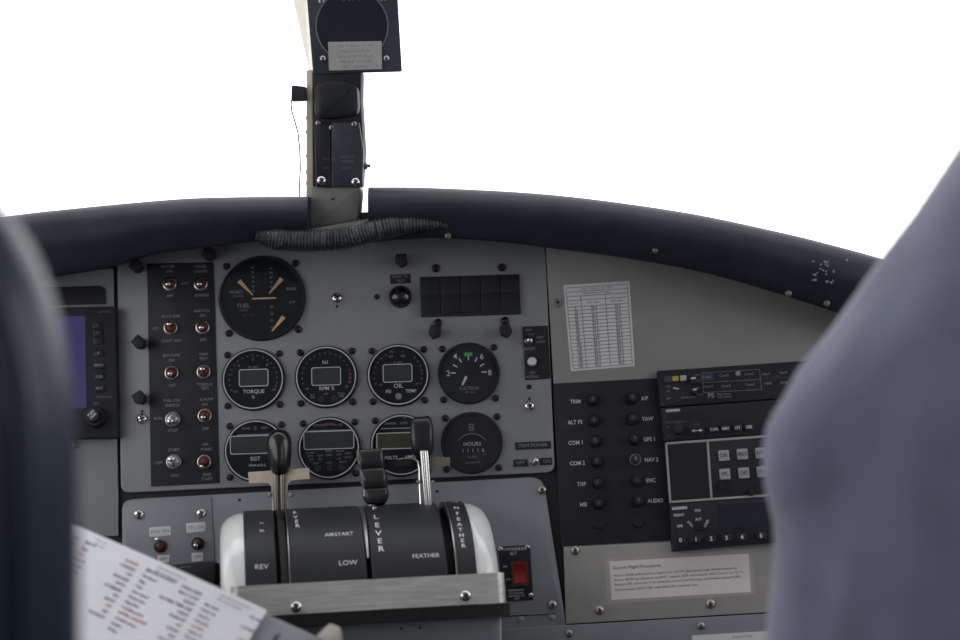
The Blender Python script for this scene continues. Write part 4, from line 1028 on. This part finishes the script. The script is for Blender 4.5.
F = lframe(372, 508, HL + .005); s = F.scale(372, 480)
pr_ = thing('propeller_lever', F, 'lever with wide ribbed dark grip in the middle of the quadrant', 'lever')
def ring(Xl, Xr, Y, dz):
    a = F.px(Xl, Y); b = F.px(Xr, Y); w = b[0] - a[0]
    P = rrect(0, 0, w, dz * 2, min(w, dz * 2) * .22, 3)
    return [(a[0] + w / 2 + u, (a[1] + b[1]) / 2, v) for u, v in P]
secs = [(359, 381, 449.6, 7), (357, 383.5, 451.5, 9), (357.5, 384.5, 459, 10.5), (359.5, 384.5, 466.5, 9.5), (361.5, 384.5, 469.3, 7.8), (360.5, 386.5, 472, 9.5), (361, 387.5, 479, 11), (363, 387.5, 486.5, 9.8), (364.5, 387.3, 489.2, 8), (364, 389, 491.5, 9.5), (364.5, 388.5, 497.5, 10.3), (366, 386, 503, 8.5), (367.5, 384.5, 504.5, 6)]
MB().loft([ring(a, b, y, d * s) for a, b, y, d in secs]).build('grip', mat('satin_black_grip', (.014, .014, .015), .30, coat=.2), pr_, smooth=38)
sp_ = MB()
for (xa, ya, xb, yb) in ((356.8, 452, 360.5, 468.5), (360.2, 472, 364, 488.5), (363.4, 491.5, 366.2, 503)):
    a = F.px(xa, ya); b = F.px(xb, yb); sp_.tube([(a[0] + .0012, a[1], .004), ((a[0] + b[0]) / 2 + .0003, (a[1] + b[1]) / 2, .0055), (b[0] + .0012, b[1], .004)], [.0018, .0026, .0018], 10, flat=2.2)
sp_.build('edge_strip', CHROME, pr_)
a = F.px(371.5, 503); b = F.px(370.5, 520); c = F.px(369.5, 560)
MB().tube([(*a, 0), (*b, -.002), (c[0], c[1], -.012)], [4 * s, 4 * s, 3.4 * s], 10).build('stem', STEEL, pr_)
ar = []
for k in range(14):
    t = math.radians(74 - 48 * k / 13); r = RAD - .0015
    ar.append(F.I @ (QF.M @ Vector((dpx(368, 540).x - .0012, YC + r * math.sin(t), r * math.cos(t)))))
MB().tube(ar, [(.0036 - .0026 * k / 13) for k in range(14)], 8).build('curved_blade', STEEL, pr_)

F = lframe(427, 503, HL); s = F.scale(427, 470)
cl = thing('condition_lever', F, 'lever with black squarish knob, bright twin stem and thin wire crossbar', 'lever')
secs = [(414, 428, 417.5, 5), (411.5, 431.5, 420, 8), (411, 433, 426, 10), (411, 433.5, 440, 10.5), (412, 433, 450, 9.5), (414.5, 431.5, 455, 7.5), (418, 428.5, 457.5, 4.5)]
MB().loft([ring(a, b, y, d * s) for a, b, y, d in secs]).build('knob', mat('black_knob_satin', (.013, .014, .016), .32), cl, smooth=50)
st = MB()
for xa, xb in ((422.3, 426.6), (426.6, 430.6)):
    a = F.px(xa, 452); b = F.px(xb, 508); st.tube([(*a, .009), (*b, .009), (b[0] + .001, b[1] - .05, -.006)], [2.2 * s] * 3, 10)
st.build('stem', CHROME, cl)
cb = MB(); pts = [(398, 460), (402, 458.8), (413, 458.5), (417.5, 461), (419.5, 468), (420, 490), (421, 510)]
cb.tube([(*F.px(a, b, .004), .004) for a, b in pts], 1.2 * s, 8); cb.build('wire_arm', CHROME, cl)
MB().prism(rpoly(F.poly([(431, 459), (434, 457.5), (450, 457), (450, 465.8), (434.5, 466.5), (431, 472)], .004), .6 * s, 2),   .0025, .004, .0003).build('cross_plate', mat('dark_olive_metal', (.20, .18, .14), .45, metal=.5), cl, smooth=0)  # darker and more olive than the power lever's cross plate
for Xp in (418, 433):
    x, y = F.px(Xp, 482, .004); MB().lathe([(2 * s, .000), (2 * s, .006), (1.5 * s, .007), (.0001, .0072)], x, y, 12).build('bolt', CHROME, cl)

# ================================================================== CHECKLIST ON CLIPBOARD
ck_d = 1.40
def cpoint(X, Y): return wp(X, Y, ck_d)
tilt = math.radians(38)
o = cpoint(170, 590); rotK = math.atan2((523 - 610), (265 - 72))     # rise of the top edge in the picture
M = mk(Vector((1, 0, 0)), Vector((0, math.sin(tilt), math.cos(tilt))), Vector((0, -math.cos(tilt), math.sin(tilt))), o)
F0 = Frame(M); A = F0.px(72, 523); Bq = F0.px(265, 610); rotK = math.atan2(Bq[1] - A[1], Bq[0] - A[0])
F = Frame(M @ Matrix.Rotation(rotK, 4, 'Z')); s = F.scale(170, 590)
a = F.px(62, 519); b = F.px(267.5, 611.5); c = F.px(252, 642)
W_ = b[0] - a[0]
paper = thing('checklist_sheet', F, 'white printed checklist sheet tilted at lower left in front of the switches', 'paper')
pp = MB(); nx_, ny_ = 24, 30; Hh = .215; V = []; Fc = []
def curl(u, v): return .004 * math.sin(u * 2.4) * (1 - v) + .0025 * v
for side in (0, 1):
    for j in range(ny_ + 1):
        for i in range(nx_ + 1):
            u = i / nx_; v = j / ny_
            V.append((a[0] + W_ * u, (a[1] + (b[1] - a[1]) * u) - Hh * v, curl(u, v) - side * .0004))
N1 = (nx_ + 1) * (ny_ + 1)
for j in range(ny_):
    for i in range(nx_):
        k = j * (nx_ + 1) + i; Fc.append((k, k + nx_ + 1, k + nx_ + 2, k + 1)); Fc.append((N1 + k, N1 + k + 1, N1 + k + nx_ + 2, N1 + k + nx_ + 1))
edge = [i for i in range(nx_ + 1)] + [j * (nx_ + 1) + nx_ for j in range(1, ny_ + 1)] + [ny_ * (nx_ + 1) + i for i in range(nx_ - 1, -1, -1)] + [j * (nx_ + 1) for j in range(ny_ - 1, 0, -1)]
for k in range(len(edge)): e0, e1 = edge[k], edge[(k + 1) % len(edge)]; Fc.append((e0, e1, N1 + e1, N1 + e0))
pp.add(V, Fc); pp.build('sheet', PAPER, paper)
inkm = {'k': MB(), 'r': MB(), 'b': MB(), 'l': MB()}
def ptext(t, u, vv, h, col='k', align='LEFT'):
    x = a[0] + u; y = a[1] - vv; z = curl(u / W_, vv / Hh) + .0004
    inkm[col].text(t, x, y, h, z, 0, align=align, bold=.03)
data = [('', ['TAXI', 'Flaps', 'Brakes', 'Gyros', 'Radios', 'Controls', 'Trim tabs', 'Fuel select', 'Doors', 'Belts', 'Lights'], ['ON', 'UP', 'CHECK', 'SET', 'SET', 'FREE', 'TAKEOFF', 'BOTH ON', 'LATCHED', 'FASTENED', 'AS REQD']),
        ('BEFORE LANDING', ['Flaps', 'Gear', 'Fuel pump', 'Prop lever', 'Fuel selector', 'Power', 'Landing lights', 'Airspeed', 'Autopilot', 'Trim', 'Belts'], ['AS REQD', 'CHECKED', 'ON', 'HIGH RPM', 'BOTH', 'AS NEEDED', 'ON', '80 KTS', 'OFF', 'SET', 'FASTENED']),
        ('BEFORE LANDING', ['Fuel Boost', 'Flaps', 'Trim', 'Gyro slaved', 'Power lever', 'Flap lights', 'Condition lever', 'AFTER LANDING', 'Condition lever', 'Ignition', 'Radios'], ['CHECK PRESS', 'MAX 7 LOCK', 'ADJUST', 'OIL PRESS, TEMP, AMP', 'CHECK', 'FORM OFF', 'OFF', 'DOWN', 'IDLE', 'UP & SET', 'OFF']),
        ('', ['Max climb', 'Power set', 'Oxygen', 'Fuel used', 'Ice lights', 'Heater on', 'Pitot heat', 'Cruise power', 'Descent', 'Approach', 'Landing'], ['OIL OK', '', 'DOWN & LOCKED', '', 'CHECK', '', 'ADJUST PROP', '', 'OFF', 'SET', ''])]
def uv(X, Y): x, y = F.px(X, Y); return x - a[0], a[1] - y
row = abs(uv(147, 572)[1] - uv(144.7, 577.5)[1]) * 1.02; ru = 0.0
_p, _q = uv(147, 572), uv(157, 576.5); sxx = 1.0
hh = row * .43
HD = [uv(23, 515), uv(86, 543), uv(147, 571.5), uv(209, 600)]; RE = [uv(80, 539), uv(140, 566.5), uv(203, 596), uv(262, 622)]
for ci, (head, lft, rgt) in enumerate(data):
    u0, v0 = HD[ci]
    for k in range(2):
        t = ('Prop reverse after touchdown', 'Max torque 100 percent')[k]
        if u0 > 0: ptext(t, u0 + .008, .003 + row * .75 * k + .002, hh * .7, 'l')
    if head: ptext(head, u0, v0, hh * 1.1, 'b' if ci == 1 else 'k')
    for k, t in enumerate(lft):
        cc = 'r' if (k * 7 + ci * 3) % 9 == 1 else 'k'
        if u0 > 0: ptext(t, u0, v0 + row * (1.1 + k), hh * (1.1 if t.isupper() else 1.0), cc)
    for k, t in enumerate(rgt):
        cc = 'r' if (k * 5 + ci * 2) % 8 == 2 else 'k'
        if t: ptext(t, RE[ci][0], RE[ci][1] + row * (.2 + k), hh * 1.0, cc, 'RIGHT')
for k, nm, mm in (('k', 'print', INK), ('r', 'red_print', INKR), ('b', 'heading_print', INKB), ('l', 'fine_print', INKL)):
    if inkm[k].v: inkm[k].build(nm, mm, paper, smooth=0)
# clipboard under the sheet
cbz = -.004
cb_ = thing('clipboard', F, 'grey plastic clipboard holding the white checklist above the quadrant bar', 'clipboard')
P = [F.px(60, 520, cbz), F.px(268, 611.5, cbz), F.px(327, 640, cbz)]
e = F.px(345, 648, cbz)
MB().prism(rpoly([(a[0] - .01, a[1] + .0002), (e[0] - .012, a[1] + .0002 + (F.px(300, 627, cbz)[1] - F.px(268, 612, cbz)[1])), (e[0] - .012, a[1] - .24), (a[0] - .01, a[1] - .24)], .006, 4), -.009, -.0048, .001).build('board', mat('grey_plastic_board', (.30, .31, .33), .3, var=.1, vscale=15), cb_)
F2 = F; x, y = F.px(333, 634)
clipF = Matrix.Translation((x, y, -.006)) @ Matrix.Rotation(math.radians(-10), 4, 'Z')
MB().prism(rpoly([(-11 * s, -14 * s), (12 * s, -12 * s), (9 * s, 3 * s), (2 * s, 9 * s), (-9 * s, 6 * s)], 2 * s, 3), 0, .010, .002, M=clipF).build('clip', mat('cream_plastic_clip', (.42, .40, .34), .4), cb_)
x, y = F.px(277, 637, -.005); MB().prism([(x - 3 * s, y - 6 * s), (x + 3 * s, y - 6 * s), (x + 2 * s, y + 3 * s), (x, y + 5 * s), (x - 3 * s, y)], -.0049, -.0044).build('scuff_mark', INK, cb_, smooth=0)
# control column carrying the clipboard (below the frame)
cc_top = F.M @ Vector((a[0] + .10, a[1] - .20, -.009))
cy = thing('control_column', Matrix.Translation((cc_top.x, cc_top.y + .012, FLOORZ)), 'black control column rising from the floor behind the clipboard', 'control column')
I = cy.matrix_world.inverted()
MB().tube([I @ Vector((cc_top.x, cc_top.y + .022, FLOORZ + .02)), I @ Vector((cc_top.x, cc_top.y + .022, cc_top.z - .12)), I @ Vector((cc_top.x, cc_top.y + .014, cc_top.z - .0))], .014, 16).build('tube', BLACK2, cy)
MB().lathe([(.06, 0), (.06, .01), (.03, .03), (.018, .06)], 0, 0, 28).build('base', BLACK2, cy)

# ================================================================== LEFT SEAT (foreground)
SD = .72
F = vframe(-150, 640, SD); s = F.scale(0, 400)
outl = [(x - 23, y) for x, y in [(-330, 640), (-330, 260), (-300, 190), (-230, 150), (-120, 145), (-60, 162), (-20, 190), (8, 222), (30, 262), (48, 308), (60, 355), (68, 405), (72, 470), (74, 560), (75, 700), (75, 1000), (-330, 1000)]]
seat = thing('pilot_seat', Matrix.Translation((F.M.translation.x, F.M.translation.y - .2, FLOORZ)), 'dark navy vinyl pilot seat at the left edge, close to the camera', 'seat')
SI = seat.matrix_world.inverted()
base = rpoly(F.poly(outl, .0), .02, 4)
n = len(base); rings = []
for k in range(9):
    t = math.pi * k / 8; rr_ = .045
    ins = rr_ * (1 - math.sin(t)); z = -.05 + rr_ * -math.cos(t)
    P = inset(base, ins) if ins > 1e-6 else base
    rings.append([SI @ (F.M @ Vector((x, y, z))) for x, y in P])
MB().loft(rings).build('backrest', NAVY, seat, smooth=60)
pip = [SI @ (F.M @ Vector((x, y, -.012))) for x, y in inset(base, .012)]
MB().tube(pip + [pip[0], pip[1]], .004, 8).build('piping', NAVY, seat)
cx_ = F.M.translation.x - .03
zb_ = min((F.M @ Vector((x, y, 0))).z for x, y in base)
cush = MB(); P = rrect(0, 0, .42, .42, .06, 6)
Mx = SI @ Matrix.Translation(((base[0][0] + F.M.translation.x) * 0 + (F.M @ Vector((sum(p[0] for p in base) / n, 0, 0))).x, F.M.translation.y + .30, zb_ - .10))
cush.prism(P, 0, .10, .035, 4, M=Mx); cush.build('cushion', NAVY, seat)
fm = MB(); fm.prism(rrect(0, 0, .36, .36, .02, 3), -(zb_ - .10 - FLOORZ), 0, 0, M=Mx); fm.build('seat_frame', BLACK2, seat)
MB().prism(rrect(0, -.245, .34, .03, .005, 2), -.05, .10, 0, M=Mx).build('back_bracket', BLACK2, seat)

# ================================================================== PERSON IN BLUE SWEATER (right foreground)
def remeshed(mb, name, m, parent, voxel, smooth_it, wr=0.0, M=None):
    me = bpy.data.meshes.new(name); me.from_pydata(mb.v, [], mb.f); me.update()
    o = bpy.data.objects.new(name, me); COL.objects.link(o)
    md = o.modifiers.new('r', 'REMESH'); md.mode = 'VOXEL'; md.voxel_size = voxel
    sm_ = o.modifiers.new('s', 'SMOOTH'); sm_.factor = .5; sm_.iterations = smooth_it
    dg = bpy.context.evaluated_depsgraph_get(); dg.update()
    nm_ = bpy.data.meshes.new_from_object(o.evaluated_get(dg)); bpy.data.objects.remove(o); bpy.data.meshes.remove(me)
    nm_.name = name
    if wr:
        nm_.update()
        nv = [v.normal.copy() for v in nm_.vertices]
        for v, nn in zip(nm_.vertices, nv):
            p = v.co; d = Vector(((p.x * .95 - p.z * .32) * 11, p.y * 7, (p.z * .95 + p.x * .32) * 2.6))
            w = noise.noise(d * 1.6) + .5 * noise.noise(d * 3.4 + Vector((3, 1, 2)))
            v.co = p + nn * wr * w
    nm_.materials.clear(); nm_.materials.append(m); nm_.polygons.foreach_set('use_smooth', [True] * len(nm_.polygons)); nm_.update()
    ob = bpy.data.objects.new(name, nm_); COL.objects.link(ob); ob.parent = parent
    return ob
def chain(mb, nodes, n=20):
    """nodes: (point, rx, ry) elliptical limb with rounded ends"""
    pts = [Vector(p) for p, _, _ in nodes]; rings = []; m = len(pts)
    prev = None
    for i, (p, rx, ry) in enumerate(nodes):
        t = (pts[min(i + 1, m - 1)] - pts[max(i - 1, 0)]).normalized()
        a_ = prev if prev is not None else (Vector((1, 0, 0)) if abs(t.x) < .8 else Vector((0, 0, 1)))
        a_ = (a_ - t * a_.dot(t)).normalized(); b_ = t.cross(a_); prev = a_
        def rg(c, k): return [c + a_ * rx * k * math.cos(2 * math.pi * q_ / n) + b_ * ry * k * math.sin(2 * math.pi * q_ / n) for q_ in range(n)]
        e = min(rx, ry)
        if i == 0:
            for ang in (85, 60, 30): rings.append(rg(pts[0] - t * e * math.sin(math.radians(ang)), math.cos(math.radians(ang))))
        rings.append(rg(pts[i], 1.0))
        if i == m - 1:
            for ang in (30, 60, 85): rings.append(rg(pts[-1] + t * e * math.sin(math.radians(ang)), math.cos(math.radians(ang))))
    mb.loft(rings)
PD = 1.10
def pw_(X, Y, d=PD): return wp(X, Y, d)
pelvis = pw_(1012, 860); 
per = thing('person', Matrix.Translation((pelvis.x, pelvis.y, FLOORZ)), 'person in a blue-grey knit sweater seated at the right edge with back to the camera', 'person')
PI_ = per.matrix_world.inverted()
def L_(p): return PI_ @ Vector(p)
waist = pw_(1003, 650); chest = pw_(1016, 455); uch = pw_(1135, 290); nb = pw_(1150, 120)
neck = nb + Vector((.005, .03, .06)); head = nb + Vector((.008, .055, .19))
shL = pw_(1106, 226); shR = shL + Vector((.32, .02, -.03)); elL = pw_(838, 452, 1.09); wrL = pw_(905, 720, 1.30)
elR = shR + Vector((.03, .03, -.27)); wrR = elR + Vector((-.06, .25, -.03))
hipL = pelvis + Vector((-.085, .02, -.02)); hipR = pelvis + Vector((.085, .02, -.02))
knL = hipL + Vector((-.02, .36, -.12)); knR = hipR + Vector((.02, .36, -.12)); 
anL = Vector((knL.x, knL.y - .06, FLOORZ + .09)); anR = Vector((knR.x, knR.y - .06, FLOORZ + .09))
def body_chains(mb, g=0.0, sleeves=True):
    chain(mb, [(L_(pelvis), .155 + g, .115 + g), (L_(waist), .150 + g, .112 + g), (L_(chest), .152 + g, .115 + g), (L_(uch), .150 + g, .105 + g), (L_((shL + shR) / 2 + Vector((0, 0, .01))), .13 + g, .085 + g), (L_(nb + Vector((0, 0, -.01))), .060 + g, .058 + g)])
    for sh, el, wr in ((shL, elL, wrL), (shR, elR, wrR)):
        c2 = (shL + shR) / 2
        chain(mb, [(L_(c2.lerp(sh, .4) + Vector((0, 0, -.01))), .075 + g, .075 + g), (L_(sh), .047 + g, .056 + g), (L_(sh.lerp(el, .5) + Vector((.010, 0, -.004))), .035 + g, .048 + g), (L_(sh.lerp(el, .78) + Vector((.012, 0, -.006))), .038 + g, .046 + g), (L_(el), .043 + g, .044 + g)])
        chain(mb, [(L_(el), .045 + g, .045 + g), (L_(el.lerp(wr, .35)), .046 + g, .046 + g), (L_(wr), .029 + g * .8, .027 + g * .8)])
bm_ = MB(); body_chains(bm_, -.006)
chain(bm_, [(L_(nb), .055, .057), (L_(neck), .052, .055)])
chain(bm_, [(L_(neck + Vector((0, .01, .04))), .056, .07), (L_(head + Vector((0, 0, -.03))), .072, .092), (L_(head + Vector((0, -.005, .04))), .074, .093)], 24)
chain(bm_, [(L_(head + Vector((0, .088, .0))), .010, .010), (L_(head + Vector((0, .110, -.028))), .014, .012)], 10)
for sx in (-1, 1): chain(bm_, [(L_(head + Vector((sx * .075, 0, .01))), .010, .022), (L_(head + Vector((sx * .076, .003, -.03))), .008, .014)], 10)
for hip, kn, an_ in ((hipL, knL, anL), (hipR, knR, anR)):
    chain(bm_, [(L_(hip), .088, .085), (L_(hip.lerp(kn, .5)), .076, .076), (L_(kn), .055, .056)])
    chain(bm_, [(L_(kn), .055, .056), (L_(kn.lerp(an_, .35)), .054, .056), (L_(an_), .036, .038)])
    chain(bm_, [(L_(an_ + Vector((0, -.03, -.05))), .036, .034), (L_(an_ + Vector((0, .13, -.06))), .038, .026)])
for wr, el, sg in ((wrL, elL, 1), (wrR, elR, -1)):
    d = (wr - el).normalized(); side = d.cross(Vector((0, 0, 1))).normalized(); dn = Vector((0, 0, -1)); dn = (dn - d * dn.dot(d)).normalized()
    pc = wr + d * .05
    chain(bm_, [(L_(wr), .028, .024), (L_(wr + d * .03), .036, .022), (L_(wr + d * .085), .040, .018)], 14)
    for k, ln in enumerate((.070, .080, .074, .058)):
        b0 = wr + d * .085 + side * ((k - 1.5) * .019); b1 = b0 + d * ln * .5 + dn * .006; b2 = b1 + d * ln * .32 + dn * .022; b3 = b2 + d * .012 + dn * .02
        chain(bm_, [(L_(b0), .009, .009), (L_(b1), .0085, .0085), (L_(b2), .008, .008), (L_(b3), .007, .007)], 10)
    t0 = wr + d * .03 - side * .03 * sg; t1 = t0 + d * .035 - side * .022 * sg + dn * .008; t2 = t1 + d * .035 + dn * .008
    chain(bm_, [(L_(t0), .012, .012), (L_(t1), .010, .010), (L_(t2), .008, .008)], 10)
remeshed(bm_, 'body', SKIN, per, .0055, 3)
sw = MB(); body_chains(sw, .007)
# knit hem stays loose round the waist and lap
chain(sw, [(L_(pelvis + Vector((0, 0, .02))), .170, .125), (L_(waist), .160, .118)])
sweater = remeshed(sw, 'sweater', SHIRT, per, .0075, 8, .005)
tr_ = MB()
for hip, kn, an_ in ((hipL, knL, anL), (hipR, knR, anR)):
    chain(tr_, [(L_(hip), .098, .095), (L_(hip.lerp(kn, .5)), .086, .086), (L_(kn), .065, .066)]); chain(tr_, [(L_(kn), .065, .066), (L_(kn.lerp(an_, .35)), .064, .066), (L_(an_ + Vector((0, 0, .01))), .052, .054)])
chain(tr_, [(L_(pelvis + Vector((-.05, 0, 0))), .10, .11), (L_(pelvis + Vector((.05, 0, 0))), .10, .11)])
remeshed(tr_, 'trousers', TROUS, per, .009, 4)
for an_ in (anL, anR):
    sh_ = MB(); chain(sh_, [(L_(an_ + Vector((0, -.035, -.052))), .044, .040), (L_(an_ + Vector((0, .15, -.060))), .046, .030)]); sh_.build('shoe', RUBBER, per)
hr = MB()
chain(hr, [(L_(head + Vector((0, -.022, -.02))), .078, .080), (L_(head + Vector((0, -.016, .045))), .082, .092)], 24)
remeshed(hr, 'hair', HAIR, per, .007, 3)
for sx in (-1, 1):
    MB().lathe([(.0001, -.011), (.006, -.009), (.0105, -.003), (.0105, .003), (.006, .009), (.0001, .011)], 0, 0, 16, M=Matrix.Translation(L_(head + Vector((sx * .031, .083, .005))))).build('eye', WHITE, per)
mo = MB(); chain(mo, [(L_(head + Vector((-.02, .090, -.062))), .005, .005), (L_(head + Vector((.02, .090, -.062))), .005, .005)], 10); mo.build('mouth', REDM, per)
# the low seat carrying the person
zs = pelvis.z - .165
st_ = thing('passenger_seat', Matrix.Translation((pelvis.x, pelvis.y + .05, FLOORZ)), 'low dark seat under the person at the right', 'seat')
MB().prism(rrect(0, .01, .44, .38, .06, 6), zs - FLOORZ - .09, zs - FLOORZ, .03, 4).build('cushion', NAVY, st_)
MB().prism(rrect(0, .01, .38, .32, .02, 3), 0, zs - FLOORZ - .09).build('seat_frame', BLACK2, st_)

# ================================================================== LIGHT
w = bpy.data.worlds.new('sky'); S.world = w; w.use_nodes = True
bg = w.node_tree.nodes['Background']; bg.inputs[0].default_value = (.97, .985, 1.0, 1); bg.inputs[1].default_value = 2.65
S.view_settings.view_transform = 'Standard'; S.view_settings.look = 'None'; S.view_settings.gamma = 1; S.view_settings.exposure = 0
S.view_settings.use_curve_mapping = False
cd.dof.use_dof = True; cd.dof.focus_distance = 1.72; cd.dof.aperture_fstop = 3.2
